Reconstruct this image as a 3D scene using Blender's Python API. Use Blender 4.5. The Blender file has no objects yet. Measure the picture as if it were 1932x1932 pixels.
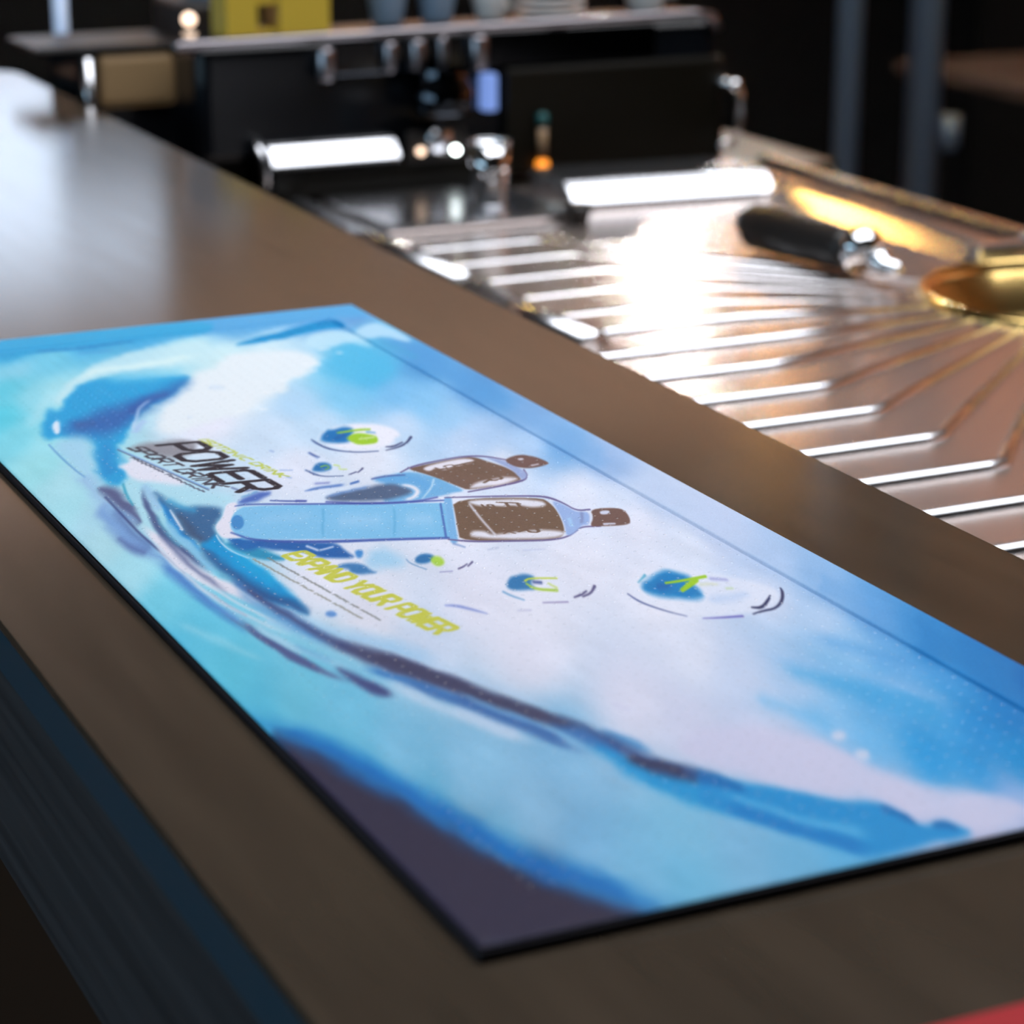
import bpy, bmesh, math, random
import numpy as np
from mathutils import Vector, Matrix

# axes: x across the bar counter (towards the bartender side), y along it (away from the camera),
# z up, 0 = counter top; origin = far right corner of the bar mat; metres
sc = bpy.context.scene
COL = sc.collection

# ---------------------------------------------------------------- camera
cam_d = bpy.data.cameras.new('camera'); cam = bpy.data.objects.new('camera', cam_d); COL.objects.link(cam)
cam.location = (-0.4926, -1.2441, 0.3068)
PITCH, YAW = 0.30590789, 0.44253656
cam.rotation_euler = (math.pi/2 - PITCH, 0, -YAW)
cam_d.sensor_fit = 'HORIZONTAL'; cam_d.sensor_width = 36.0; cam_d.lens = 4711.7249*36/1932
cam_d.clip_start = 0.02; cam_d.clip_end = 60
cam_d.dof.use_dof = True; cam_d.dof.focus_distance = 0.985; cam_d.dof.aperture_fstop = 10.0
cam_d.dof.aperture_blades = 0
sc.camera = cam

# ---------------------------------------------------------------- world, exposure
wd = bpy.data.worlds.new('world'); sc.world = wd; wd.use_nodes = True
wd.node_tree.nodes['Background'].inputs[0].default_value = (0.45, 0.6, 1.0, 1)
wd.node_tree.nodes['Background'].inputs[1].default_value = 0.01
vs = sc.view_settings
sc.display_settings.display_device = 'sRGB'
vs.view_transform = 'Standard'; vs.look = 'None'; vs.gamma = 1.0; vs.use_curve_mapping = False
vs.exposure = 0.0
L_PANEL, L_WINDOW, L_PENDANT, L_ADDED_STRIP, L_BULB = 5.2, 3.3, 1300.0, 29.0, 60.0

# ---------------------------------------------------------------- materials
def mat(name, base, rough=.5, metal=0., spec=.5, emit=None, es=0., aniso=0., coat=0., trans=0., ior=1.5):
    m = bpy.data.materials.new(name); m.use_nodes = True
    b = m.node_tree.nodes['Principled BSDF']
    b.inputs['Base Color'].default_value = (*base, 1); b.inputs['Roughness'].default_value = rough
    b.inputs['Metallic'].default_value = metal; b.inputs['Specular IOR Level'].default_value = spec
    b.inputs['Anisotropic'].default_value = aniso; b.inputs['Coat Weight'].default_value = coat
    b.inputs['Transmission Weight'].default_value = trans; b.inputs['IOR'].default_value = ior
    if emit:
        b.inputs['Emission Color'].default_value = (*emit, 1); b.inputs['Emission Strength'].default_value = es
    return m
def nodes(m): return m.node_tree.nodes, m.node_tree.links, m.node_tree.nodes['Principled BSDF']
def add_noise(m, scale, c1, c2, stretch=(1, 1, 1), rough=None, bump=0., detail=6):
    n, l, b = nodes(m)
    tc = n.new('ShaderNodeTexCoord'); mp = n.new('ShaderNodeMapping'); mp.inputs['Scale'].default_value = stretch
    nz = n.new('ShaderNodeTexNoise'); nz.inputs['Scale'].default_value = scale; nz.inputs['Detail'].default_value = detail
    l.new(tc.outputs['Object'], mp.inputs[0]); l.new(mp.outputs[0], nz.inputs['Vector'])
    rp = n.new('ShaderNodeValToRGB'); rp.color_ramp.elements[0].position = .32; rp.color_ramp.elements[1].position = .68
    rp.color_ramp.elements[0].color = (*c1, 1); rp.color_ramp.elements[1].color = (*c2, 1)
    l.new(nz.outputs['Fac'], rp.inputs[0]); l.new(rp.outputs[0], b.inputs['Base Color'])
    if rough:
        mr = n.new('ShaderNodeMapRange'); mr.inputs[3].default_value = rough[0]; mr.inputs[4].default_value = rough[1]
        l.new(nz.outputs['Fac'], mr.inputs[0]); l.new(mr.outputs[0], b.inputs['Roughness'])
    if bump:
        bp = n.new('ShaderNodeBump'); bp.inputs['Strength'].default_value = bump; bp.inputs['Distance'].default_value = .001
        l.new(nz.outputs['Fac'], bp.inputs['Height']); l.new(bp.outputs[0], b.inputs['Normal'])
    return m
def brushed(m, axis=(0, 1, 0)):              # tangent of the brushing in world axes
    n, l, b = nodes(m)
    v = n.new('ShaderNodeCombineXYZ'); v.inputs[0].default_value, v.inputs[1].default_value, v.inputs[2].default_value = axis
    l.new(v.outputs[0], b.inputs['Tangent'])
    return m

M = {}
M['counter'] = add_noise(mat('counter_laminate', (.05, .034, .023), .15, spec=.55), 60, (.048, .036, .025), (.063, .047, .032), (1, .12, 1), rough=(.13, .17), detail=3)
M['edge_band'] = mat('counter_edge', (.012, .05, .078), .35)
M['shelf'] = mat('dark_shelf', (.018, .009, .006), .7, spec=.2)
M['warm_lens'] = mat('amber_lens', (.9, .7, .4), .4, emit=(1., .60, .16), es=180)
M['panel'] = add_noise(mat('bar_front_wood', (.02, .02, .025), .55), 90, (.010, .009, .011), (.034, .031, .034), (1, .05, 1.6), bump=.5)
M['kick'] = mat('kick_panel', (.030, .013, .006), .7, spec=.1)
M['rubber'] = mat('mat_rubber', (.004, .004, .009), .6, spec=.25)
M['steel'] = brushed(mat('brushed_steel', (.66, .56, .51), .24, 1., aniso=.85))
M['ridge'] = mat('ridge_steel', (.74, .75, .78), .22, 1.)
M['chrome'] = mat('chrome', (.82, .83, .85), .06, 1.)
M['satin'] = mat('satin_steel', (.70, .71, .74), .25, 1.)
M['black_gloss'] = mat('black_gloss', (.005, .006, .008), .16, spec=.22)
M['black_metal'] = mat('dark_chrome', (.05, .055, .065), .10, 1.)
M['black_plastic'] = mat('black_plastic', (.012, .010, .009), .4)
M['brown_panel'] = mat('dark_brown_panel', (.006, .005, .003), .35, spec=.2)
M['rail'] = mat('dull_rail_steel', (.30, .28, .30), .32, 1.)
M['added_window'] = mat('added_daylight_pane', (.8, .85, .9), .3, emit=(.50, .78, 1.), es=4.0)  # glow of the added left window
M['gold_metal'] = mat('gold_metal', (.86, .60, .22), .18, 1.)  # basin metal tinted gold
M['blue_strip'] = mat('blue_glow', (.1, .15, .3), .3, emit=(.22, .36, .85), es=.75)
M['groove'] = mat('dark_groove', (.05, .04, .035), .5, .6)
M['red'] = mat('red_cover', (.42, .006, .012), .6, spec=.2)
M['paper'] = mat('paper', (.75, .73, .68), .7)
M['tan'] = mat('tan_panel', (.30, .19, .09), .5)
M['yellow'] = mat('yellow_plastic', (.62, .43, .05), .35)
M['white_china'] = mat('white_china', (.72, .70, .68), .15)
M['blue_glass'] = mat('pale_blue_glass', (.22, .30, .40), .08)
M['post'] = mat('blue_grey_post', (.11, .17, .25), .4, .3)
M['pale_post'] = mat('pale_blue_post', (.55, .68, .9), .35)
M['orange_lamp'] = mat('orange_lamp', (.8, .25, .02), .4, emit=(1., .30, .02), es=1.6)
M['white_dot'] = mat('white_glow', (.8, .8, .8), .4, emit=(.9, 1., .98), es=14)
M['pink_dot'] = mat('warm_glow', (.8, .7, .6), .4, emit=(1., .70, .50), es=3.)
M['amber'] = mat('amber_glass', (.35, .22, .12), .2)
M['teal'] = mat('teal_cap', (.01, .10, .10), .3)
M['wall'] = add_noise(mat('warm_wall', (.52, .39, .32), .8), 3, (.48, .35, .28), (.56, .43, .36))
M['orange_wall'] = add_noise(mat('orange_wall', (.58, .30, .16), .8), 3, (.52, .26, .13), (.64, .35, .20))
M['dark_wall'] = mat('dark_wainscot', (.004, .004, .004), .7, spec=.2)
M['ceiling'] = mat('dark_ceiling', (.10, .075, .06), .9)
M['floor'] = add_noise(mat('brown_floor', (.03, .018, .012), .5), 8, (.022, .013, .009), (.040, .025, .016), (1, 6, 1))
M['window'] = mat('daylight_pane', (.8, .85, .9), .3, emit=(.66, .80, 1.), es=L_WINDOW)
M['frame'] = mat('window_frame', (.03, .025, .02), .5)
M['panel_light'] = mat('panel_diffuser', (.8, .8, .8), .5, emit=(.93, .95, 1.), es=L_PANEL)
M['cove'] = mat('added_strip', (.8, .6, .4), .5, emit=(1., .78, .62), es=L_ADDED_STRIP)  # strips added to brighten the far wall
M['added_strip_right'] = mat('added_orange_strip', (.8, .5, .3), .5, emit=(1., .52, .22), es=L_ADDED_STRIP*2.2)  # stronger orange strip added to warm the right wall
M['bulb'] = mat('warm_bulb', (.8, .6, .3), .4, emit=(1., .52, .16), es=L_BULB)
M['pendant'] = mat('pendant_lens', (.9, .9, .9), .4, emit=(1., .97, .90), es=L_PENDANT)
M['lamp_shade'] = mat('lamp_shade', (.02, .018, .016), .5, .5)

# ---------------------------------------------------------------- mesh helpers
def tag(o, label=None, cat=None, group=None, kind=None):
    for k, v in (('label', label), ('category', cat), ('group', group), ('kind', kind)):
        if v: o[k] = v
    return o
def link(name, me, m, parent=None, smooth=False):
    o = bpy.data.objects.new(name, me); COL.objects.link(o)
    if m is not None: me.materials.append(M[m] if isinstance(m, str) else m)
    if smooth: me.shade_smooth()
    if parent is not None: o.parent = parent
    return o
def empty(name, loc, rz=0, **kw):
    o = bpy.data.objects.new(name, None); COL.objects.link(o); o.location = loc; o.rotation_euler.z = rz
    o.empty_display_size = .02
    return tag(o, **kw)
def obj(name, bm, m, parent=None, smooth=False):
    bmesh.ops.recalc_face_normals(bm, faces=bm.faces)
    me = bpy.data.meshes.new(name); bm.to_mesh(me); bm.free()
    return link(name, me, m, parent, smooth)
def box(bm, x0, x1, y0, y1, z0, z1, bevel=0., seg=2):
    r = bmesh.ops.create_cube(bm, size=1)
    vs_ = r['verts']
    for v in vs_:
        v.co = Vector(((x0+x1)/2 + v.co.x*(x1-x0), (y0+y1)/2 + v.co.y*(y1-y0), (z0+z1)/2 + v.co.z*(z1-z0)))
    if bevel:
        es = list({e for v in vs_ for e in v.link_edges})
        bmesh.ops.bevel(bm, geom=es, offset=bevel, segments=seg, profile=.5, affect='EDGES')
    return bm
def B(*a, **k): return box(bmesh.new(), *a, **k)
def lathe(prof, n=28, bm=None, at=(0, 0, 0), axis='z', cap=False):
    bm = bm or bmesh.new(); rings = []
    for r, h in prof:
        ring = []
        for k in range(n):
            t = 2*math.pi*k/n; p = (r*math.cos(t), r*math.sin(t), h)
            if axis == 'y': p = (p[0], p[2], p[1])
            if axis == 'x': p = (p[2], p[0], p[1])
            ring.append(bm.verts.new(Vector(p)+Vector(at)))
        rings.append(ring)
    for a, b in zip(rings, rings[1:]):
        for k in range(n): bm.faces.new((a[k], a[(k+1) % n], b[(k+1) % n], b[k]))
    if cap: bm.faces.new(rings[0]); bm.faces.new(rings[-1])
    return bm
def tube(pts, r, n=10, bm=None, cap=True):
    bm = bm or bmesh.new(); pts = [Vector(p) for p in pts]; rings = []
    rr = r if isinstance(r, (list, tuple)) else [r]*len(pts)
    up = Vector((0, 0, 1))
    for i, p in enumerate(pts):
        d = (pts[min(i+1, len(pts)-1)] - pts[max(i-1, 0)]).normalized()
        u = up if abs(d.dot(up)) < .95 else Vector((1, 0, 0))
        s = d.cross(u).normalized(); t = s.cross(d).normalized()
        rings.append([bm.verts.new(p + (s*math.cos(2*math.pi*k/n) + t*math.sin(2*math.pi*k/n))*rr[i]) for k in range(n)])
    for a, b in zip(rings, rings[1:]):
        for k in range(n): bm.faces.new((a[k], a[(k+1) % n], b[(k+1) % n], b[k]))
    if cap: bm.faces.new(rings[0]); bm.faces.new(rings[-1])
    return bm
def prism(poly, z0, z1, bm=None):
    bm = bm or bmesh.new()
    a = [bm.verts.new((x, y, z0)) for x, y in poly]; b = [bm.verts.new((x, y, z1)) for x, y in poly]
    bm.faces.new(a); bm.faces.new(b)
    for k in range(len(a)): bm.faces.new((a[k], a[(k+1) % len(a)], b[(k+1) % len(a)], b[k]))
    return bm
def extrude_y(prof, y0, y1, bm=None, closed=True):   # profile in (x, z)
    bm = bm or bmesh.new()
    a = [bm.verts.new((x, y0, z)) for x, z in prof]; b = [bm.verts.new((x, y1, z)) for x, z in prof]
    n = len(prof)
    for k in range(n if closed else n-1): bm.faces.new((a[k], a[(k+1) % n], b[(k+1) % n], b[k]))
    if closed: bm.faces.new(a); bm.faces.new(b)
    return bm

# ---------------------------------------------------------------- artwork data (mat millimetres)
MAT_FIELD = [
    (-192,-20,40,160,210), (-157,-16,60,165,215), (-115,-16,65,165,215), (-71,-17,90,165,215), (-24,-10,110,165,215),
    (-4,-15,110,160,210), (-199,-33,30,150,205), (-180,-48,110,195,220), (-204,-66,140,205,225), (-211,-63,130,205,225),
    (-216,-94,90,195,215), (-229,-145,80,195,215), (-211,-123,140,210,225), (-199,-118,160,215,225), (-236,-191,120,205,220),
    (-226,-205,150,215,225), (-239,-235,150,215,222), (-233,-263,165,215,225), (-247,-304,160,215,225), (-237,-317,165,210,225),
    (-241,-344,170,215,225), (-246,-390,160,215,228), (-246,-428,110,200,222), (-251,-467,90,190,218), (-249,-506,90,190,215),
    (-250,-541,85,185,215), (-230,-526,105,190,215), (-237,-571,100,185,215), (-236,-603,90,180,215), (-221,-545,110,190,220),
    (-227,-624,100,180,215), (-218,-585,125,190,222), (-204,-609,135,190,222), (-202,-644,140,190,222), (-218,-660,110,180,215),
    (-201,-676,120,180,218), (-194,-694,120,185,220), (-184,-706,110,185,220), (-157,-689,125,185,220), (-166,-673,125,190,222),
    (-151,-707,110,180,218), (-134,-708,90,175,220), (-144,-186,226,226,238), (-116,-158,220,230,236), (-126,-224,200,218,236),
    (-106,-224,190,215,236), (-102,-185,175,210,236), (-75,-177,125,195,230), (-50,-121,85,185,222), (-48,-145,75,175,220),
    (-67,-137,130,200,230), (-74,-110,190,220,235), (-84,-93,205,228,235), (-103,-84,200,228,232), (-117,-66,175,220,230),
    (-52,-188,120,185,228), (-48,-211,130,190,230), (-45,-233,150,195,230), (-71,-240,190,212,235), (-56,-276,190,210,235),
    (-59,-320,215,222,236), (-48,-270,165,195,228), (-104,-281,222,226,238), (-138,-282,220,224,238), (-179,-422,226,226,238),
    (-177,-461,222,222,234), (-138,-467,222,222,236), (-144,-524,220,220,235), (-85,-446,224,225,238), (-45,-415,224,226,240),
    (-45,-368,222,226,240), (-95,-547,215,220,236), (-134,-581,215,216,234), (-129,-608,205,208,230), (-91,-576,195,208,232),
    (-111,-626,208,205,228), (-105,-647,205,203,228), (-100,-684,200,200,226), (-86,-703,200,198,225), (-72,-702,195,195,225),
    (-14,-77,90,175,215), (-17,-137,80,150,205), (-16,-200,90,150,205), (-12,-248,120,165,212), (-22,-301,110,165,215),
    (-18,-339,150,180,220), (-19,-389,190,205,230), (-20,-434,190,203,230), (-20,-474,170,195,228), (-18,-508,140,180,222),
    (-17,-543,90,155,212), (-15,-573,50,135,200), (-14,-602,20,115,185), (-11,-619,15,105,175), (-31,-288,170,200,232),
    (-35,-373,210,220,238), (-39,-447,215,222,238), (-40,-507,205,215,236), (-37,-539,180,205,234), (-46,-570,150,195,232),
    (-43,-599,110,175,225), (-59,-607,80,165,220), (-49,-622,70,160,218), (-46,-648,30,140,208), (-27,-606,60,155,215),
    (-31,-640,15,120,190), (-73,-658,30,150,215), (-66,-675,20,145,212), (-48,-670,15,140,205), (-81,-640,105,180,228),
    (-87,-619,130,190,232), (-80,-592,170,200,232), (-59,-591,110,180,226), (-98,-604,185,205,232), (-68,-691,120,165,218),
    (-243,-695,46,41,60), (-243,-660,46,41,62), (-226,-693,40,38,68), (-173,-602,130,185,220), (-177,-508,200,212,232),
    (-128,-490,226,226,238), (-109,-377,226,226,238), (-78,-496,226,226,238), (-282,-34,90,180,215), (-276,-123,120,200,220),
    (-22,-682,15,110,185), (-32,-720,40,130,200),
]
MAT_SHAPES = [
    ('P',(88,165,216),10.8,1,[(-109.3,1.2),(-62.5,3.7),(1.8,9.8),(3,-30.9),(-10,-33.6),(-26.5,-25.8),(-53,-34.1),(-76.1,-35),(-97.5,-31.6),(-120.5,-33.9)]),
    ('P',(55,163,212),7.9,1,[(-199.9,2.7),(-161.5,-4.9),(-81,-2.1),(-91.4,-32.8),(-116.7,-31.5),(-135.6,-35.6),(-154.2,-39.7),(-170.2,-35.9),(-189.3,-33.2),(-203.5,-33.9),(-215.1,-35.9)]),
    ('S',(84,152,208),19.9,0.75,[(-11,-65.5,22.54),(-12.2,-127.4,25.38),(-14,-195.1,26.57),(-13,-242.8,27.98)]),
    ('S',(120,168,216),20.2,0.7,[(-13,-242.8,27.98),(-16.1,-290.2,28.08),(-15.9,-335.7,29.27)]),
    ('S',(185,202,230),20.3,0.6,[(-16.6,-361.1,31.86),(-19,-423.6,30.24),(-18.3,-467.5,29.16)]),
    ('S',(110,165,216),18.6,0.6,[(-17.9,-504.9,23.55),(-16.5,-538.4,27.48)]),
    ('S',(35,125,192),20.9,0.7,[(-16,-564.4,31.36),(-15.5,-598.4,34.8),(-12,-623.9,38.37)]),
    ('S',(30,150,205),6.5,1,[(-203.2,-32.8,2.34),(-188.7,-30.9,2.74),(-169.9,-34.8,1.17)]),
    ('S',(25,110,180),5.2,0.8,[(-185.9,-31,1.57),(-164.2,-34.9,2.74),(-152.2,-32.9,3.15),(-137.1,-31,2.37),(-128,-30.1,1.19)]),
    ('S',(70,140,200),7.8,0.7,[(-166.8,-43.8,1.95),(-155.5,-44.1,3.12),(-147.3,-45.5,1.17)]),
    ('P',(20,140,200),6.6,1,[(-87.7,-59.3),(-65.3,-46.9),(-42.1,-35.8),(-27.7,-28.7),(-21.1,-31.9),(-21.1,-45.7),(-26.6,-51.7),(-35.1,-47.7),(-53.4,-55.8),(-70.9,-62.3),(-86.1,-63.2)]),
    ('S',(15,110,180),6.7,0.8,[(-33.8,-34.5,1.74),(-24.3,-32.1,2.1),(-23,-46.6,1.39)]),
    ('S',(85,150,210),8.1,0.6,[(-17.6,-38.8,3.49),(-4.9,-30.7,3.52)]),
    ('P',(180,215,235),7.9,0.9,[(-21.2,-57.6),(-12,-48.3),(-1.8,-46.3),(-1.7,-70.3),(-3.5,-92.7),(-7.8,-93.9),(-11.6,-75.6),(-23.4,-79.9),(-25.1,-69.2)]),
    ('P',(185,220,235),7.8,0.9,[(-45.9,-56),(-32.9,-52.1),(-24.3,-59.5),(-24.8,-76),(-26.4,-94.7),(-31.3,-95.6),(-33.3,-81.8),(-46,-85.5),(-54.4,-87.9),(-56.6,-74)]),
    ('P',(80,180,220),22.6,0.8,[(-43.9,-89.7),(-28,-87.5),(-26.2,-110.7),(-29.7,-136.8),(-41.1,-155.2),(-59.1,-164),(-69.1,-153.5),(-67.4,-130.9),(-56.2,-105.9)]),
    ('S',(70,160,200),10.3,0.5,[(-18.3,-82.4,5.08),(-16.6,-105.8,5),(-16.2,-131,4.91)]),
    ('P',(225,232,236),14.7,0.95,[(-119.1,-106.4),(-99.1,-79.3),(-76.4,-77.4),(-61.7,-87.6),(-60.5,-113.1),(-73.5,-128.1),(-87.6,-139),(-98.1,-159.6),(-107.8,-163.4),(-114.2,-165.9),(-126.4,-186.9),(-145.3,-193.6),(-177.7,-213.3),(-163.6,-169.3),(-147.4,-150.1),(-135.4,-127.9),(-125.7,-109.2)]),
    ('S',(235,238,240),3.7,0.8,[(-94.5,-138.6,1.59),(-87,-139.3,0.64)]),
    ('S',(235,238,240),3.8,0.8,[(-72.3,-113.6,1.63),(-62.6,-116.7,0.65)]),
    ('S',(235,238,240),3.6,0.8,[(-109,-157.3,1.56),(-98.1,-159.6,0.63)]),
    ('S',(235,238,240),3.9,0.8,[(-53.8,-88.2,2),(-46.4,-88.5,1)]),
    ('S',(235,238,240),3.8,0.8,[(-48.2,-98.7,2.65),(-45.1,-100.2,1.33)]),
    ('S',(235,238,240),3.7,0.8,[(-73.5,-128.1,1.93),(-68.8,-128.8,0.97)]),
    ('S',(235,238,240),3.5,0.8,[(-120.2,-184.6,1.83),(-116.2,-186.5,0.91)]),
    ('S',(235,238,240),3.5,0.8,[(-131.6,-184.5,1.82),(-125.6,-184.7,0.91)]),
    ('S',(195,212,230),9.8,0.8,[(-129.3,-136.4,2.21),(-121.6,-140.1,2.21)]),
    ('S',(200,215,232),7,0.6,[(-155.2,-183.7,2.12),(-152,-184,1.51)]),
    ('P',(195,226,232),12.6,0.85,[(-201.7,-138.8),(-191,-117.6),(-179.3,-102.8),(-164.5,-93.5),(-146.4,-89),(-125.2,-93.1),(-111,-90.1),(-94.6,-42),(-108.7,-43.2),(-126.9,-44.9),(-148.1,-57.7),(-165.6,-69.1),(-180.2,-90.8),(-193.1,-109.9),(-202.9,-129.6)]),
    ('S',(218,238,236),11.4,0.8,[(-180.8,-92.8,5.61),(-169.9,-83.9,7.55),(-155.9,-83.4,6.82),(-132.3,-80,7.64),(-113.2,-74.2,7.7)]),
    ('S',(170,220,230),16.7,0.6,[(-194.8,-115.8,11),(-205.6,-128.3,10.87),(-215.9,-149,8.89),(-223.7,-174,6.96)]),
    ('P',(35,155,210),10.5,1,[(-191,-117.6),(-180.2,-102.4),(-168.7,-98.5),(-153,-101.3),(-140.3,-105),(-128.2,-110.7),(-135.9,-125.6),(-145.8,-139),(-158.9,-154.7),(-169.4,-162.6),(-177.6,-175.5),(-184.8,-192.4),(-191.4,-209),(-198.9,-217),(-201.7,-234.5),(-202.2,-248.9),(-207.2,-260.8),(-214,-275.1),(-218.1,-273.1),(-218.2,-257.4),(-213.4,-236.3),(-208.6,-216.2),(-204.9,-198.7),(-213.7,-190.6),(-217.2,-189),(-223.1,-194),(-222,-180.8),(-216.2,-163.3),(-209.3,-141.6),(-205.3,-149.8)]),
    ('S',(125,203,228),17.5,0.75,[(-166.9,-101.7,7.46),(-145.1,-102.7,11.23),(-128.6,-103.5,9.39)]),
    ('P',(45,100,170),26,1,[(-131.6,-120.8),(-142,-127.3),(-155.8,-136.5),(-170,-147.4),(-182.1,-152.4),(-195,-161),(-207.8,-173.4),(-211.8,-187.6),(-202.6,-195.9),(-193.2,-198.3),(-183.5,-182.9),(-174.9,-168.5),(-163,-159.3),(-146.4,-141)]),
    ('S',(50,78,150),16.8,0.6,[(-179.1,-168.5,10.59),(-164.4,-150,10.78),(-146.9,-134,6.58)]),
    ('S',(55,90,150),16.3,0.6,[(-206.1,-178.3,8.7),(-196.5,-174.8,10.5)]),
    ('S',(165,190,228),10.4,0.8,[(-184.8,-202.3,10.29),(-180.2,-190.6,8.67),(-173.9,-177.2,5.26)]),
    ('S',(195,210,234),5.9,0.8,[(-185,-196.3,4.14),(-174.4,-168.7,3.18),(-168.1,-156.8,2.5),(-159.3,-145.9,1.81)]),
    ('S',(50,110,180),22.1,0.35,[(-200.3,-206.7,10.22),(-209.6,-238.1,14.89),(-212.3,-260.2,14.61)]),
    ('P',(215,225,238),4.6,1,[(-211.7,-175.6),(-213.1,-180.2),(-214.6,-183.7),(-215.8,-185.4),(-216.5,-185),(-216.6,-182.7),(-216,-178.8),(-214.9,-174.1),(-213.5,-169.5),(-212,-166),(-210.8,-164.2),(-210,-164.5),(-210,-166.9),(-210.6,-170.9)]),
    ('P',(160,205,228),17.7,0.95,[(-221.8,-198.5),(-212.8,-191.1),(-204.9,-198.7),(-211.9,-227.8),(-217.7,-252.3),(-222.3,-276.2),(-225.5,-266.2),(-224.2,-234.9),(-224.7,-216.1)]),
    ('S',(50,110,180),2.8,0.8,[(-224.1,-201.3,0.85),(-224.8,-221.7,1),(-224.7,-243.6,0.82),(-223.7,-256.6,0.49)]),
    ('S',(140,170,215),16.9,0.6,[(-224.1,-254.6,8.13),(-225.7,-283.1,9.51),(-228.1,-306.6,9.31)]),
    ('P',(85,92,132),9.4,1,[(-219.8,-273.3),(-216.5,-278.3),(-216.9,-293.3),(-218.4,-308.9),(-220.4,-327.1),(-224.1,-330),(-224.6,-315.6),(-223.9,-299.8),(-223.7,-286.7),(-223.1,-275.1)]),
    ('S',(40,150,180),3.2,0.9,[(-212.2,-273.4,1.93),(-215.5,-288.9,2.21),(-217.1,-303,1.25)]),
    ('S',(170,215,228),6.2,1,[(-207.9,-270.3,6.44),(-213.3,-298.3,6.28),(-218.8,-327.8,6.1),(-223.3,-356.2,5.94)]),
    ('S',(70,85,130),5,1,[(-207.1,-284.4,2.55),(-212.2,-303.7,3.91),(-215.1,-323.3,4.29),(-216.8,-341.2,4.83),(-218,-358.7,6.68),(-216.8,-373.9,5.85),(-216.4,-388.4,3.61),(-216.6,-398,1.43)]),
    ('S',(80,150,180),5,0.8,[(-213,-319.5,2.16),(-216.1,-344.6,3.01),(-216.6,-365.3,2.95)]),
    ('S',(150,190,222),8.4,0.8,[(-204.7,-275.3,4.81),(-206.2,-295,9.46),(-209.7,-316.3,7.73)]),
    ('P',(30,130,200),5.1,1,[(-204.2,-296),(-204.1,-307.6),(-205.8,-321.3),(-208,-339.2),(-209.2,-353.9),(-211.4,-373.6),(-212.8,-370),(-212.3,-352.4),(-211.9,-337.3),(-209,-319.8)]),
    ('S',(130,190,222),6.9,1,[(-210.9,-328.5,4.59),(-212.9,-346.1,5.26),(-213.5,-366.7,5.9),(-214.4,-385.1,5.8),(-213.6,-398.1,5.73)]),
    ('P',(55,100,145),9.1,1,[(-203.4,-286.2),(-202.7,-303.3),(-200.3,-315.9),(-193.4,-315.9),(-185.8,-321.1),(-187.9,-329.8),(-195.8,-343.4),(-199.4,-355.5),(-201.6,-370.9),(-206,-373.2),(-208.9,-368.9),(-208.9,-355.5),(-208,-339.2),(-205.8,-321.3),(-205.3,-305.4)]),
    ('S',(60,160,205),8.3,0.7,[(-202.3,-301.8,4.71),(-200.3,-315.9,5.58),(-195.3,-323.1,4.63)]),
    ('S',(62,78,108),8,0.75,[(-205,-321.7,4.62),(-206,-338.6,6.07),(-206.4,-352.2,5.99),(-206.8,-362.5,4.45)]),
    ('S',(222,225,236),3.1,1,[(-205.7,-316.6,0.93),(-207.3,-328.6,2.14),(-209.3,-343.2,1.51)]),
    ('P',(172,216,230),14.7,0.95,[(-201.2,-271.7),(-196.4,-277.5),(-192.3,-291.4),(-186.5,-302.6),(-175.3,-304.6),(-177.6,-315.2),(-183.6,-318.9),(-189.9,-312.6),(-196.5,-311.2),(-198.8,-296.8),(-201.6,-283.6)]),
    ('P',(40,140,180),4.9,1,[(-200.6,-365.4),(-193.3,-368.9),(-189.4,-376.7),(-186.4,-388.3),(-185.8,-397.2),(-191.4,-394.5),(-195.7,-388.2),(-199.5,-377.7)]),
    ('P',(30,100,170),5.9,1,[(-197.3,-361),(-193,-361.6),(-189,-369.5),(-167.1,-381.3),(-172.3,-395),(-175.5,-387.7),(-182.6,-382.8),(-184.1,-380.7),(-187,-376.3),(-195.4,-381.1),(-198.2,-374)]),
    ('P',(15,145,205),6.7,1,[(-198.9,-352.7),(-201.6,-370.9),(-199.7,-380.6),(-197.9,-394.3),(-196.6,-408.9),(-196.7,-426.5),(-197.3,-440.7),(-198.7,-455.4),(-200.5,-455.8),(-205.5,-444.5),(-208.6,-430.1),(-210.2,-410.6),(-211,-388.1),(-209.1,-362.9),(-204.8,-362)]),
    ('P',(40,75,130),9.4,0.9,[(-209.2,-365.8),(-208.7,-387.7),(-207.6,-409.2),(-204,-423),(-200,-435.5),(-197.8,-444.3),(-198,-455.7),(-201.2,-455.4),(-205.1,-443.4),(-209,-428.6),(-211,-410.3),(-211.9,-390.5),(-211.8,-374.8)]),
    ('S',(15,160,215),7.6,0.8,[(-202,-380.9,7.3),(-200.1,-400.3,8.61),(-198.2,-419,7.05)]),
    ('P',(225,222,234),3,1,[(-182.3,-317.9),(-177.7,-316.8),(-178.9,-322.8),(-186.1,-335.5),(-191.1,-347.2),(-192,-357.5),(-191,-362.5),(-194.2,-362.5),(-198.8,-360.3),(-197.6,-350.2),(-195.8,-343.4),(-190.1,-335.1),(-186.5,-327.3)]),
    ('S',(190,215,235),2,1,[(-199.4,-355.5,1.2),(-201,-365.3,1.19),(-200.7,-377.2,0.88),(-197.6,-387.3,0.73)]),
    ('P',(112,150,205),16,0.85,[(-226.3,-295.4),(-225.4,-315.2),(-225.4,-340.1),(-225,-361.3),(-225.3,-384.1),(-229.5,-386.3),(-230.5,-370.3),(-235.3,-362.2),(-236,-344.2),(-234.7,-323.4),(-233.7,-308.1)]),
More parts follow.
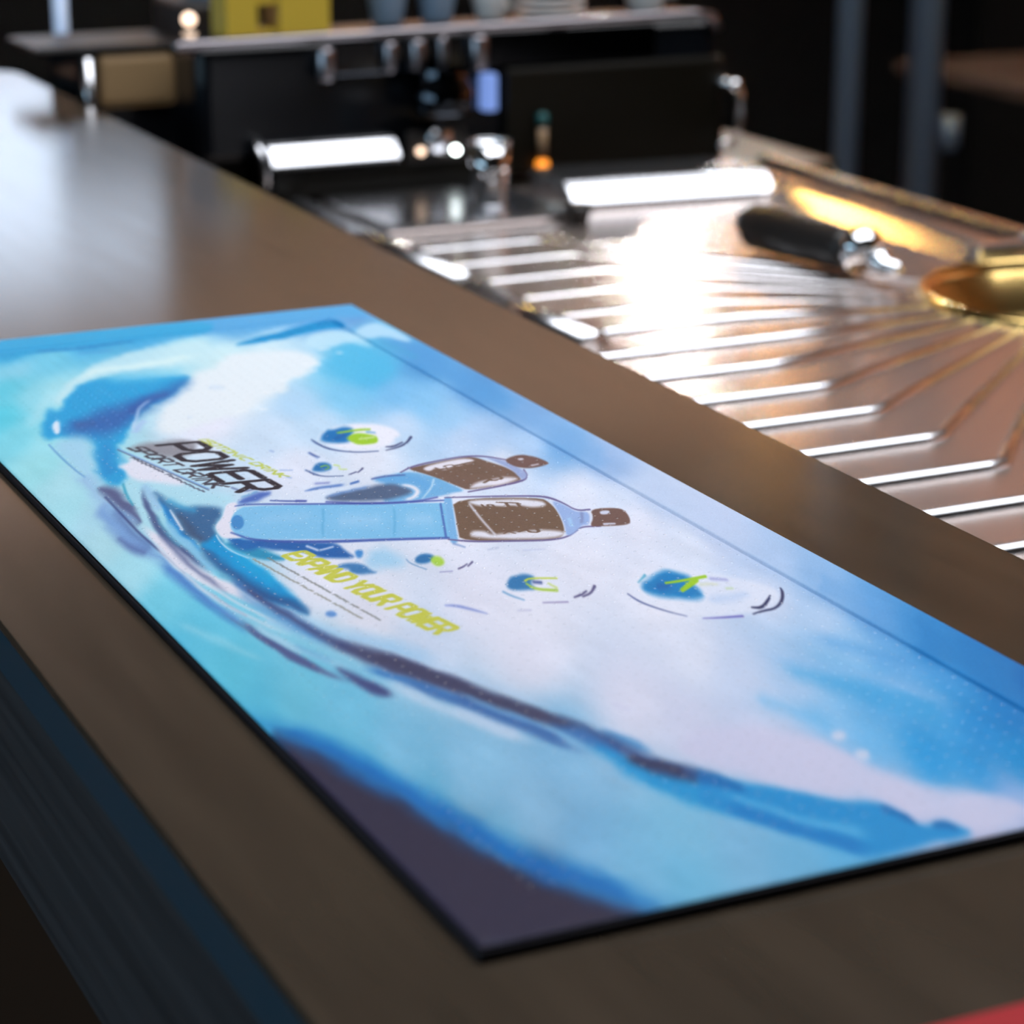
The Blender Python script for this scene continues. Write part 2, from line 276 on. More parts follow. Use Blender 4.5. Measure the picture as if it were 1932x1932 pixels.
    ('S',(70,85,145),9.9,0.7,[(-235.2,-341.6,3),(-234.1,-356.9,5.92),(-230.4,-367.4,4.4)]),
    ('S',(75,125,195),9.3,0.9,[(-229.8,-379.2,7.25),(-229.2,-393.4,8.59),(-228,-413,7.02),(-227.6,-430.2,6.22),(-226,-443.7,5.46),(-224.4,-456.9,4.04)]),
    ('S',(50,60,110),3,0.85,[(-224.2,-288.1,1.58),(-225,-313.8,2.16),(-226.2,-339.8,2.11),(-225.7,-358,2.07),(-225.3,-378.5,1.16),(-225.1,-394,0.72)]),
    ('S',(222,220,232),4.8,1,[(-222.1,-331,3.65),(-221.3,-349.7,8.22),(-221.7,-370.1,10.26),(-221.7,-390.1,11.22),(-219.2,-405.7,9.93),(-214.9,-417.9,8.42),(-212,-431.1,5.55),(-209.5,-443.9,2.74)]),
    ('S',(95,105,150),2.8,0.7,[(-223.8,-420.3,0.84),(-222.6,-433.9,1.38),(-220,-447.8,1.09)]),
    ('S',(70,85,135),4.4,0.95,[(-223.9,-450.5,2.17),(-223,-461.9,3.49),(-222.4,-473.7,5.3),(-219.2,-492.2,5.86),(-217.3,-502.8,5.16),(-214.7,-512.4,2.55)]),
    ('S',(190,212,230),5.3,0.7,[(-220.8,-458.1,2.69),(-217.8,-477.6,3.44),(-215.1,-491.8,2.09)]),
    ('S',(70,135,190),6.1,0.6,[(-215.1,-482.4,1.32),(-212.1,-494.4,3.13),(-209.3,-504.8,2.58)]),
    ('S',(65,75,125),5.9,1,[(-210.4,-507.7,2.06),(-208.4,-516.5,3.83),(-206.7,-526,6.32),(-205.4,-534.2,7.52),(-202,-541.1,2.49)]),
    ('S',(60,105,165),4.6,0.9,[(-212,-407.1,2.84),(-210.8,-418.4,4.22),(-209,-431.2,3.06),(-207.5,-449.9,4.09),(-204,-462.8,4.72)]),
    ('S',(70,75,115),2.8,0.7,[(-210.2,-422.7,2.24),(-208.7,-432.7,1.66)]),
    ('S',(70,130,190),6.3,0.9,[(-209.5,-449.7,5.45),(-206.4,-463.7,6.73),(-204.1,-476.9,6.65)]),
    ('S',(150,195,228),14.2,0.8,[(-207.4,-439.3,4.14),(-204.1,-457.3,5.42),(-199.8,-474.2,5.34),(-191.6,-488.8,9.24),(-184.6,-506.3,11.71),(-177.3,-522.3,8.99)]),
    ('S',(175,205,232),7.2,0.6,[(-215,-453.4,4.07),(-210.1,-468,4.02)]),
    ('S',(72,78,115),7.6,1,[(-204.2,-479.3,5.31),(-198.5,-493.8,8.65),(-195,-507.1,10.36),(-190.2,-519.5,11.53),(-185,-530.8,12.06),(-179.8,-541.5,10.07),(-177,-551.3,7.48),(-174.2,-563.7,6.16),(-167.8,-579,6.7),(-160.7,-588.4,6.66)]),
    ('S',(40,110,180),6.7,0.9,[(-201.5,-513,3.08),(-197.5,-522.7,4.58),(-191.1,-535.6,5.04),(-187.6,-545.8,5.49),(-184.3,-555.8,5.44),(-182,-562.1,4.92)]),
    ('S',(50,95,160),5.7,0.9,[(-184.8,-547.4,5.61),(-181.6,-562,5.54),(-178,-575.1,5.47),(-173,-585,5.43),(-169.1,-601.5,4.46)]),
    ('S',(95,150,205),4.9,0.6,[(-180.7,-549.3,3.12),(-177,-568,3.68),(-171,-580.9,3.03)]),
    ('S',(85,95,120),6.5,0.7,[(-175.6,-559.6,4.64),(-167.6,-573.7,5.51),(-162.1,-582.6,3.04)]),
    ('S',(50,105,170),7.2,0.9,[(-166.1,-580.8,6.08),(-162.2,-592.6,9.03),(-159.5,-606.1,10.4),(-156.2,-618.2,8.82)]),
    ('S',(190,205,230),9.7,0.8,[(-189.6,-558.2,4.62),(-184.9,-574.4,6.07),(-179.8,-589.1,4.49)]),
    ('S',(60,130,190),7.1,0.8,[(-156.2,-597.9,4.5),(-150.7,-607.8,5.96),(-149.1,-615.7,4.44)]),
    ('S',(20,145,208),9.3,0.9,[(-163.8,-605.2,4.45),(-161,-618.3,5.86),(-158.3,-631.1,8.69),(-154.8,-641.8,11.48),(-147.8,-657.1,15.6)]),
    ('S',(50,62,98),6.2,1,[(-159.1,-619.2,5.86),(-154.5,-628.3,8.74),(-150.6,-634.2,10.88),(-146.7,-640,8.67),(-142.9,-648.5,4.31)]),
    ('S',(215,215,235),9.9,0.3,[(-141.3,-575.8,3.1),(-138,-583.9,2.46)]),
    ('S',(195,195,222),4.9,0.5,[(-140.7,-577.5,2.16),(-138.2,-585.1,1.54)]),
    ('S',(75,90,135),6.9,0.8,[(-207.6,-284.5,2.04),(-215.7,-326.2,3.92),(-220.2,-366.3,4.4),(-219.7,-397.4,3.05),(-218,-423.2,2.09)]),
    ('S',(90,150,200),9,0.8,[(-213.3,-417.2,3),(-210.8,-446.7,6.42),(-206.6,-469.8,7.43),(-201.9,-486.9,7.32)]),
    ('S',(62,72,118),6.3,0.85,[(-209.8,-414.7,1.81),(-208.4,-439.9,3.82),(-205.8,-460.7,4.61),(-202.2,-481.2,5.66),(-197.5,-498,5.57)]),
    ('S',(216,221,233),3.7,0.85,[(-222.8,-374.1,1.25),(-222.4,-405.4,2.42),(-218.5,-431.9,1.77),(-212.5,-458.3,0.87)]),
    ('S',(216,221,233),4.7,0.8,[(-223.5,-346.4,1.6),(-226.5,-385.5,2.77),(-224.8,-420,3.28),(-220.8,-445.8,2.33),(-213,-473.2,1.14)]),
    ('S',(160,205,228),7.1,0.6,[(-225.1,-436,2.35),(-220.1,-465.3,3.43),(-213.4,-494.1,3.89),(-204.7,-515.8,2.73)]),
    ('S',(82,88,135),4.4,0.8,[(-227.4,-442.7,0.87),(-224.5,-463.2,1.43),(-219.9,-491.7,2.5),(-215.2,-511.5,3),(-210.4,-523.9,1.35)]),
    ('S',(60,130,190),5.4,0.6,[(-230.4,-417.4,1.49),(-228.5,-446.1,2.03),(-226.2,-468,1.71)]),
    ('S',(170,217,230),7.9,0.5,[(-244.9,-446,2.89),(-236.4,-468.7,3.4),(-230.3,-493.2,1.66)]),
    ('S',(60,80,140),8.1,0.5,[(-226.5,-306.3,2.65),(-228.2,-339.5,3.86),(-227.3,-363,2.52)]),
    ('S',(180,205,230),10.1,0.6,[(-183.8,-511.1,5.06),(-172.5,-534.3,5.59),(-166.3,-554.5,4.27),(-158.4,-573.1,3)]),
    ('S',(190,211,232),7.3,0.8,[(-200.5,-530.7,2.46),(-191.5,-561,4.19),(-183.9,-583.1,4.11),(-178.4,-597.1,1.74)]),
    ('S',(62,62,92),7.5,0.9,[(-197.7,-496.3,6.38),(-187.3,-526.1,9.33),(-178.4,-544.2,9.19),(-171.8,-566,7.81),(-163.9,-584.2,5.92),(-156.2,-593.5,3.53)]),
    ('S',(62,108,168),6.5,0.85,[(-196.4,-527.6,3.71),(-187.1,-551,4.55),(-179.2,-573,5.05),(-173.1,-594.5,4.37),(-166.6,-611.1,2.3)]),
    ('S',(100,160,206),4.9,0.6,[(-182.1,-546.3,1.83),(-175.4,-570.8,2.69),(-167.8,-589.3,2.06)]),
    ('S',(30,148,208),12.2,0.85,[(-165,-618.5,5.14),(-156.5,-640.2,10.09),(-147,-658.6,11.06),(-134.8,-682.4,10.88)]),
    ('S',(80,150,202),6.4,0.8,[(-157.3,-595.7,2.06),(-151,-607.3,3.78),(-147.9,-619.3,2.59)]),
    ('S',(50,78,130),7.8,0.9,[(-159,-585.4,2.96),(-155.8,-606.1,5.81),(-152.8,-620.9,6.88),(-150.3,-631.3,7.95),(-143.8,-638.9,5.66),(-137.6,-649.2,2.81)]),
    ('S',(52,50,80),6.2,0.85,[(-156.8,-618.4,2.87),(-151.3,-628.2,5.7),(-146.7,-636.9,4.53)]),
    ('S',(80,155,215),13.9,0.5,[(-51.5,-551.2,5.99),(-42.1,-568.1,9.9),(-32.2,-593.4,11.68),(-27.7,-615.3,11.49)]),
    ('S',(150,190,230),13.6,0.5,[(-74.3,-561.6,3.91),(-63.1,-580.5,7.73),(-50.6,-601.2,9.55),(-40.9,-624.9,11.29)]),
    ('S',(60,160,215),15.1,0.6,[(-75.6,-574.5,7.72),(-65.4,-594.2,11.43),(-58.6,-613.4,15.04),(-49.8,-637.6,18.49)]),
    ('S',(90,175,225),14.8,0.5,[(-97.4,-595,7.47),(-88.8,-611.5,9.24),(-86.6,-627.6,7.29)]),
    ('P',(203,203,228),10.8,0.9,[(-122.9,-607.5),(-102.1,-623.2),(-96,-637.7),(-94.3,-658.2),(-88.3,-675.9),(-65.9,-697),(-79,-714.7),(-94.5,-709.8),(-96.8,-700.1),(-102.8,-697.2),(-104.7,-678.6),(-117.6,-667.3),(-130.3,-650.6),(-138.3,-634.6),(-140,-616.9)]),
    ('P',(28,142,206),6,1,[(-143,-637.9),(-135.7,-650.1),(-124.9,-660.6),(-116,-673.9),(-106,-680.6),(-104,-690.5),(-104.9,-699.4),(-101.4,-701),(-96.8,-700.1),(-94.7,-703.6),(-93.4,-711.5),(-112.8,-711.9),(-123.6,-711.5),(-128.9,-711.3),(-135.7,-696.3),(-143.3,-681.8),(-150.5,-665.9),(-154.2,-657.7)]),
    ('S',(100,180,225),6,0.7,[(-145.3,-656.8,2.73),(-137.5,-672,4.05),(-129.9,-686.9,5.01),(-120.6,-698.6,5.97)]),
    ('S',(15,122,195),5.9,0.8,[(-148.5,-662.4,6.77),(-141.6,-678.9,8.35),(-134,-693.5,8.26),(-126.9,-708.2,8.18)]),
    ('S',(15,105,175),5.4,0.9,[(-144.7,-639.8,8.68),(-136.3,-655.8,4.12)]),
    ('S',(15,105,175),4.5,0.9,[(-107.6,-683,3.4),(-105.6,-692.8,5.06),(-105.3,-699.2,2.68)]),
    ('S',(15,105,175),3.7,0.9,[(-101.7,-701.5,2.68),(-97.8,-701.5,3.7),(-96.2,-706.6,2.35)]),
    ('P',(195,208,232),4.8,1,[(-86.9,-633.4),(-88.1,-634.8),(-89.5,-635.8),(-90.8,-636.1),(-91.7,-635.6),(-92.1,-634.6),(-91.9,-633),(-91.1,-631.4),(-89.9,-629.9),(-88.5,-628.9),(-87.2,-628.6),(-86.3,-629.1),(-85.9,-630.2),(-86.1,-631.7)]),
    ('P',(195,208,232),4.7,1,[(-88.7,-649.7),(-90.1,-651.4),(-91.6,-652.5),(-93.1,-652.8),(-94.1,-652.4),(-94.5,-651.2),(-94.2,-649.4),(-93.3,-647.6),(-91.9,-645.9),(-90.4,-644.7),(-88.9,-644.4),(-87.9,-644.9),(-87.5,-646.1),(-87.8,-647.8)]),
    ('P',(44,40,64),11.6,1,[(-251.2,-543.2),(-240.9,-573.9),(-234.1,-602),(-227.7,-643.8),(-222.4,-669.4),(-212.4,-692.3),(-204.1,-708.5),(-197,-720.4),(-252.2,-717.2),(-256.3,-653.3)]),
    ('S',(5,105,185),14.9,0.95,[(-251.3,-538.3,4.08),(-245.2,-556,8.03),(-240,-571.6,10.28),(-232.9,-599.1,12.31),(-225.1,-637.9,12.56),(-219.2,-662.6,12.97),(-209.5,-686.5,11.99),(-201.6,-703.8,10.42),(-192.7,-718.4,6.87)]),
    ('P',(222,222,234),7.6,1,[(-206.4,-246.9),(-200.7,-244.2),(-197.7,-234.5),(-193,-246),(-190.6,-261.6),(-188.2,-283.8),(-193.3,-284.9),(-199.7,-274.9),(-205.9,-272),(-208.1,-262.2),(-204.9,-253)]),
    ('P',(140,138,146),10.1,0.95,[(-193.2,-219.9),(-171.9,-217.1),(-165.6,-222.5),(-165,-231.4),(-171.6,-240.6),(-180.8,-247.4),(-185.8,-241.3),(-188.9,-232.4),(-193,-224.8)]),
    ('S',(60,75,130),3.2,0.8,[(-172.8,-297.4,1.1),(-170.7,-305.1,1.52),(-163.8,-303.3,0.87)]),
    ('P',(75,105,180),6.3,1,[(-176.9,-317.2),(-170.2,-310.4),(-162,-307.6),(-159.2,-310.6),(-165.1,-316.2),(-172.5,-320.9),(-177.3,-321.1)]),
    ('S',(50,130,185),4.2,0.6,[(-174.1,-311.9,1.08),(-164.1,-306.6,1.31)]),
    ('S',(40,60,140),2.1,1,[(-164.6,-321.4,0.86),(-158.8,-325,1.29),(-151.9,-328.2,0.86)]),
    ('S',(95,130,190),3.3,0.7,[(-125.4,-262.5,1.6),(-124.9,-272,1.14)]),
    ('S',(95,130,190),3.3,0.7,[(-139.3,-252.1,0.92),(-138.6,-254.3,0.92)]),
    ('S',(95,130,190),3.2,0.7,[(-136.1,-286.7,1.12),(-133.8,-295,0.89)]),
    ('S',(95,130,190),3.2,0.7,[(-146.7,-292.4,0.89),(-145.6,-294.7,0.66)]),
    ('S',(95,130,190),3.4,0.7,[(-117.2,-245.4,1.16),(-116.9,-251.3,0.93)]),
    ('S',(95,130,190),3.2,0.7,[(-145.8,-282.1,0.67),(-141.2,-284.3,0.56)]),
    ('S',(95,130,190),3.2,0.7,[(-146.8,-314.8,0.87),(-141.2,-314,1.09)]),
    ('P',(35,95,165),4.9,1,[(-192,-364.6),(-169.1,-379.2),(-160.1,-385.4),(-160.9,-396),(-160,-403.7),(-166.8,-402.3),(-173.6,-398.2),(-175.2,-389.2),(-179.8,-385.2),(-187,-381.8),(-190.5,-372.8)]),
    ('S',(205,212,235),2.9,1,[(-172.3,-383.3,1.78),(-170.3,-389.7,1.77)]),
    ('S',(205,212,235),2.9,1,[(-169.4,-390.2,1.26),(-163.6,-388.4,1.52)]),
    ('P',(65,135,200),3.9,1,[(-157.4,-395.8),(-154.3,-396.4),(-158.1,-404.6),(-160.3,-404.4)]),
    ('P',(150,200,230),13.5,0.8,[(-156.4,-401.8),(-147.6,-396.8),(-145.1,-407.2),(-146.3,-420.8),(-158.1,-422.3),(-160.4,-414.2)]),
    ('P',(60,120,175),4.8,1,[(-172.3,-412),(-165.7,-408.1),(-160.7,-412.3),(-160.9,-420.9),(-159.3,-425.2),(-168.9,-421.5),(-167.2,-414.5)]),
    ('P',(95,145,205),3.6,1,[(-189.7,-459.5),(-190.4,-460.8),(-191.3,-461.7),(-192.3,-461.9),(-193,-461.6),(-193.5,-460.6),(-193.6,-459.3),(-193.2,-457.8),(-192.5,-456.5),(-191.6,-455.6),(-190.6,-455.3),(-189.8,-455.7),(-189.3,-456.7),(-189.3,-458)]),
    ('P',(125,188,226),2.5,1,[(-189.3,-343),(-185.8,-334.8),(-180.6,-327.2),(-175.2,-323.7),(-103.2,-353.7),(-101.7,-354.5),(-101.4,-354.6),(-117.4,-397.7),(-117.5,-398.1),(-118.9,-397.4),(-163.1,-378.4),(-187.2,-366.9),(-191.9,-361),(-191.9,-351.4)]),
    ('S',(165,205,235),14.1,0.6,[(-150.9,-359.2,7.84),(-132.5,-366,7.84)]),
    ('S',(165,205,235),14.2,0.6,[(-124.9,-367.6,7.85),(-114,-372.8,6.54)]),
    ('S',(165,205,235),14.2,0.4,[(-177.4,-342.7,5.25),(-156.9,-350.5,5.25)]),
    ('S',(80,160,205),4,0.8,[(-148.2,-338.6,1.33),(-162.7,-376.7,1.28)]),
    ('S',(80,160,205),4,0.8,[(-122.3,-350.8,1.33),(-136.9,-387,1.28)]),
    ('P',(65,135,195),2.5,1,[(-184.1,-344.5),(-185.7,-348.4),(-187.5,-351.2),(-189,-352.5),(-190.1,-352),(-190.4,-349.8),(-189.9,-346.3),(-188.8,-342.2),(-187.1,-338.3),(-185.4,-335.4),(-183.8,-334),(-182.7,-334.5),(-182.4,-336.8),(-182.9,-340.4)]),
    ('S',(60,85,160),2.1,1,[(-180.1,-322.4,0.8),(-174.1,-322.2,1.34),(-151.4,-333,1.6),(-125.8,-344.1,1.34),(-99.8,-351.6,1.34)]),
    ('S',(60,85,160),2.5,1,[(-193.1,-354.7,1.03),(-188.1,-369.3,1.79),(-164.3,-381.5,2.55),(-138.9,-389.8,2.04),(-118.4,-397.6,1.79)]),
    ('S',(70,100,170),2.5,1,[(-103.7,-355.6,1.87),(-119.3,-396.3,2.05)]),
    ('S',(120,175,220),3,1,[(-98.9,-352.2,7.71),(-117.6,-400,7.34)]),
    ('P',(112,88,72),2,1,[(-96.5,-350.9),(-63.1,-364.2),(-62.7,-373.3),(-65.3,-385.7),(-72,-405.2),(-77.7,-415.3),(-84.5,-417.5),(-116.5,-403.8),(-111.5,-390.2),(-104.1,-371.2)]),
    ('P',(222,220,230),4.1,1,[(-93,-355),(-64.6,-366.1),(-64.6,-375.3),(-72.2,-375.6),(-75.5,-370.2),(-84.4,-368.9),(-92.1,-365.2)]),
    ('P',(222,220,230),5,1,[(-108.3,-394.4),(-102.1,-394.6),(-102.1,-402),(-96.9,-401.7),(-81.6,-403.4),(-75.1,-408.9),(-77.5,-414.5),(-83.8,-416.1),(-110.7,-403.3)]),
    ('S',(215,215,228),3,0.9,[(-93.1,-360.9,2.05),(-97.4,-381.9,2.01),(-100.5,-400.9,1.72)]),
    ('S',(205,200,210),3.1,0.6,[(-76.5,-364.8,1.8),(-76.7,-372.6,1.27)]),
    ('S',(105,95,140),1.5,1,[(-98.6,-348.3,1.03),(-83.2,-353.6,1.55),(-63.3,-362.1,1.68),(-59.6,-366.8,2.32),(-57.9,-375.6,1.54),(-57.8,-387.3,1.4),(-52.2,-388.1,1.65)]),
    ('S',(105,95,140),1.5,1,[(-119.5,-399.1,1.22),(-112.7,-405.4,1.71),(-98.5,-411.2,1.59),(-84.3,-417.1,1.47),(-76.4,-416.3,1.35),(-69.3,-410.2,1.73),(-65.3,-406.9,1.24),(-58.4,-409.4,1.49)]),
    ('P',(150,175,220),3,1,[(-60.4,-368.5),(-58.5,-379.2),(-58.6,-388.9),(-53.4,-390.4),(-61.6,-406.4),(-64.4,-405.1),(-71.3,-412.9),(-76.7,-415.8),(-70.5,-402.2),(-65.6,-387.5)]),
    ('S',(165,205,238),5,0.8,[(-64.6,-393.7,5.03),(-69.7,-406.3,3.72)]),
    ('P',(112,85,78),2,1,[(-51.8,-387.3),(-40.4,-390.7),(-40.4,-397.5),(-43.8,-407.4),(-47.4,-413.1),(-59.5,-409.3),(-62.3,-407.9),(-55.5,-398)]),
    ('S',(110,110,150),4,0.5,[(-56.3,-389,3.04),(-63.6,-403.6,2.5)]),
    ('P',(205,208,226),2,1,[(-49.4,-391.3),(-45.4,-392.3),(-47.8,-396.9),(-51.5,-396.1)]),
    ('S',(205,205,222),2,1,[(-55.8,-407.7,2),(-51.7,-408.9,1.5)]),
    ('P',(112,172,216),4.2,1,[(-111.2,-313.7),(-97.4,-305.4),(-90.1,-319.5),(-86.3,-342.1),(-91.8,-343.5),(-111.5,-348.2),(-121,-345.7),(-124.1,-342.2)]),
    ('P',(100,165,215),6.4,1,[(-115.7,-310.6),(-108.3,-309.1),(-99.9,-311),(-96.3,-316.9),(-95.5,-327.1),(-98.2,-334.1),(-105,-341.6),(-101.8,-332.4),(-100.5,-324.7),(-108.6,-322.3),(-115.3,-319.1)]),
    ('P',(80,98,128),6.3,1,[(-142.5,-326.6),(-134.1,-323.9),(-120,-321),(-111.9,-320.7),(-108.6,-325),(-106.7,-335.5),(-111.6,-338.6),(-120.9,-342.1),(-129.5,-339.4),(-139.6,-335.9),(-143.5,-330.1)]),
    ('S',(70,120,190),5.2,0.7,[(-142.5,-326.6,1.73),(-130.5,-322.8,2.09),(-119.5,-319.9,1.75)]),
    ('S',(228,226,236),4.2,1,[(-108.1,-323.9,1.75),(-104.5,-328.4,3.49),(-104.7,-336.4,4.33),(-110.4,-343.1,3.44),(-115.4,-344.7,1.71)]),
    ('S',(60,75,140),3.2,1,[(-115.4,-310.7,1.24),(-108,-309.3,1.24),(-100.8,-311.3,0.71)]),
    ('S',(190,218,236),3.2,1,[(-92.5,-323,1.76),(-97.7,-332.9,1.74),(-107.6,-345.8,0.86)]),
    ('S',(70,110,180),4.2,1,[(-147,-315,0.87),(-142.3,-313.1,1.75),(-133.4,-313.3,2.63),(-127.8,-313.2,1.75)]),
    ('S',(120,130,190),4.2,1,[(-140.2,-306.6,1.76),(-132.6,-308.1,1.41)]),
    ('S',(45,90,165),3.2,1,[(-126,-313.4,1.75),(-122.1,-311.7,2.11)]),
    ('S',(60,70,150),3.1,1,[(-155.2,-326.5,1.72),(-151.6,-328.2,1.2)]),
    ('S',(60,70,150),3.1,1,[(-144.6,-332.9,1.2),(-130.7,-342.5,1.54),(-111.9,-348.4,1.54),(-101.2,-346.4,1.2)]),
    ('P',(115,90,78),2.1,1,[(-96.6,-303.6),(-91.5,-301.7),(-66.6,-297),(-62.3,-300.2),(-60.7,-307.6),(-57.4,-317.9),(-56.7,-326.8),(-58,-334.7),(-59.9,-340.1),(-72.1,-342.6),(-85.5,-342.9),(-86.8,-337.7),(-90.9,-317)]),
    ('P',(224,220,230),3.3,1,[(-90.3,-304.5),(-77.3,-300.1),(-66.9,-299.1),(-64.4,-304.7),(-70.7,-307.6),(-76.6,-308.3),(-82.9,-312.7),(-84.5,-306.8),(-89.7,-311.6)]),
    ('P',(224,220,230),5.3,1,[(-81.6,-337.1),(-73.5,-332.6),(-64.2,-332.2),(-59.2,-335.9),(-60.9,-339.6),(-75,-342.3),(-84.4,-341.9)]),
    ('S',(100,85,130),1.6,1,[(-100.8,-307,1.33),(-92.2,-300.3,1.88),(-75.9,-297.1,1.36),(-65.6,-296.4,1.64),(-58.4,-299.8,1.64),(-52.2,-309.4,1.36)]),
    ('S',(100,85,130),1.6,1,[(-86.5,-345,1.3),(-72.5,-343.5,1.57),(-58.9,-340.6,2.11),(-54.2,-334.4,1.59),(-51.9,-325.9,1.61)]),
    ('P',(150,165,205),3.2,1,[(-59.3,-300.5),(-53.1,-310.1),(-53,-317.8),(-52.3,-326.8),(-54.2,-334.4),(-58.5,-339.7),(-58.5,-334.5),(-56.4,-324.8),(-57.5,-311.3)]),
    ('P',(112,85,80),2.2,1,[(-51.9,-307.3),(-43.2,-303.7),(-39.8,-308.6),(-38,-313.9),(-37.5,-320.8),(-39.3,-323.2),(-46.1,-325.4),(-50.6,-324.4),(-53.4,-319.8),(-53.9,-313)]),
    ('P',(215,210,220),2.2,1,[(-47.2,-309.5),(-44.7,-309.6),(-45.3,-312.2),(-47.5,-312.1)]),
    ('S',(205,200,212),2.2,1,[(-46.1,-321.5,1.35),(-42.7,-321,1.08)]),
    ('P',(222,226,240),6.5,0.8,[(-80.9,-473.9),(-70.9,-466.3),(-57.8,-465.5),(-45.4,-477),(-36.9,-494.8),(-35.1,-509),(-45.2,-521.1),(-62.6,-522.9),(-75.6,-518.1),(-84.1,-505.2),(-86.4,-491.2)]),
    ('S',(170,195,230),9.2,0.6,[(-62.3,-502.6,3.82),(-53.3,-506.9,4.78),(-45.6,-504,2.88)]),
    ('P',(25,125,188),7.5,1,[(-76.2,-478.8),(-70.2,-472.8),(-63.1,-466.6),(-59.3,-468.3),(-55.6,-477.7),(-60.3,-483.6),(-59.7,-490.7),(-61.6,-499),(-65.1,-501.9),(-71,-497.8),(-77.1,-492.4),(-79.5,-486.6)]),
    ('S',(20,90,165),6.5,0.7,[(-73.3,-482.9,4.83),(-66.7,-483.3,4.84)]),
    ('S',(205,210,170),4.7,0.7,[(-57.9,-486.8,1.94),(-51,-490.1,1.36)]),
    ('S',(165,200,120),3.7,0.6,[(-51.4,-495.7,1.35),(-48.3,-496.7,1.16)]),
    ('S',(110,115,185),4.7,0.7,[(-51,-481.9,1.37),(-44.9,-486.9,1.17)]),
    ('S',(155,198,40),1.9,1,[(-68,-480.7,1.75),(-61.7,-481,2.14),(-51.1,-480.5,2.54)]),
    ('S',(155,198,40),1.9,1,[(-66.3,-490.2,3.47),(-59.8,-485.2,4.66),(-56.2,-482.9,3.51)]),
    ('S',(90,170,200),2.4,1,[(-76.9,-475.8,0.78),(-70.9,-469.8,2.35)]),
    ('S',(70,85,140),1.8,1,[(-86.3,-485.4,0.96),(-86.6,-492.4,1.52),(-85.5,-499.4,1.13),(-81.9,-509.4,0.84),(-78.5,-515.4,0.47)]),
    ('S',(105,100,180),1.8,1,[(-74.4,-519.9,0.56),(-68.8,-521.9,1.31),(-60.5,-523.9,1.69)]),
    ('S',(40,45,85),1.8,1,[(-52.9,-517.4,1.32),(-49.8,-519.5,2.46),(-42.5,-512,2.1),(-40.3,-509.1,0.96)]),
    ('S',(40,45,85),1.8,1,[(-56,-523.6,0.94),(-50.9,-522.2,1.51),(-45.8,-522.1,1.51),(-39.4,-516.1,2.29),(-34.3,-508,2.7),(-32.8,-504.1,1.55)]),
    ('P',(230,230,240),6.8,1,[(-88.2,-227.7),(-80.7,-230.5),(-75.8,-239.3),(-76.7,-251.6),(-85.7,-263),(-94.7,-269.5),(-107.9,-266.3),(-114.1,-255.7),(-114,-244.9),(-107.5,-232.3),(-98.6,-226.9)]),
    ('P',(25,112,178),6.8,1,[(-113,-245.4),(-108.1,-235.2),(-104.9,-231.1),(-103,-232.8),(-100.2,-231),(-96.6,-229.4),(-94.1,-233.8),(-94.8,-239.9),(-98.9,-245.9),(-103.3,-254.7),(-109,-253.5),(-112.7,-250.2)]),
    ('S',(30,80,150),5.6,0.6,[(-107.5,-246.5,2.8),(-100,-242.2,2.81)]),
    ('S',(150,195,40),2.8,1,[(-102.1,-238,1.69),(-92,-237.2,2.83),(-87.1,-238.7,2.27)]),
    ('P',(155,198,45),3.4,1,[(-102.1,-247.5),(-96.6,-242.2),(-93.2,-242.2),(-89.7,-247.1),(-88.3,-250.9),(-91.7,-260.2),(-95.6,-261.4),(-101.3,-260.2),(-102.1,-253.7)]),
    ('S',(215,225,190),3.4,0.8,[(-97,-251.5,1.49),(-90.2,-251.5,1.87)]),
    ('S',(60,140,190),3.4,1,[(-89.8,-242.2,1.32),(-87.1,-244.8,1.13)]),
    ('S',(50,70,125),2.2,1,[(-116.6,-242.9,0.75),(-116.8,-249.8,1.85),(-115.6,-259.6,1.84),(-111.9,-265.9,1.19),(-105.7,-271.1,1.01),(-97,-272.9,0.82)]),
    ('S',(45,50,95),2.2,1,[(-91.2,-268.1,1.11),(-88.4,-269.4,2.03),(-82.2,-264.7,1.48)]),
    ('S',(45,50,95),2.2,1,[(-93.3,-273.2,0.83),(-87.2,-271.5,1.66),(-81,-266.8,2.04),(-75.4,-258.6,2.99)]),
    ('P',(40,112,172),4.3,1,[(-133.3,-286.6),(-130,-281),(-124.9,-278.3),(-123,-282.8),(-125.2,-290.5),(-128.9,-291.6),(-133.3,-289.5)]),
    ('S',(140,190,60),2.2,1,[(-128.2,-284.7,1.26),(-125.2,-283.2,0.9),(-125.3,-287.6,0.81),(-127.9,-289.2,0.81)]),
    ('S',(190,215,100),2.7,1,[(-122.2,-284.7,0.99),(-120.3,-287,0.81),(-122.9,-291.6,0.8),(-119.8,-293,0.63)]),
    ('S',(60,80,130),2.1,1,[(-135.8,-286.9,0.89),(-135.1,-294.3,1.6),(-131.9,-299.4,0.71),(-124.7,-301.4,0.71)]),
    ('S',(60,65,110),2.1,1,[(-121.7,-300.7,1.07),(-117.6,-298.4,1.25)]),
    ('S',(60,65,110),2.2,1,[(-117.1,-299.3,1.07),(-113.2,-294.7,1.97)]),
    ('S',(70,90,150),2.8,1,[(-125,-262.7,1.28),(-124.7,-267.3,2.01),(-123.6,-270.8,0.73)]),
    ('P',(45,112,168),3.9,1,[(-142.5,-418.5),(-138.6,-412.3),(-133.5,-411.1),(-131.9,-416.4),(-136.3,-421.4),(-141.8,-422.3)]),
    ('P',(168,206,75),3.8,1,[(-136.8,-421.2),(-133.3,-415.7),(-130.4,-417),(-131.8,-425.3),(-136.6,-428.3)]),
    ('S',(110,150,190),1.9,1,[(-143.8,-414.3,0.75),(-144.5,-419.3,0.99),(-141.7,-428.5,0.74)]),
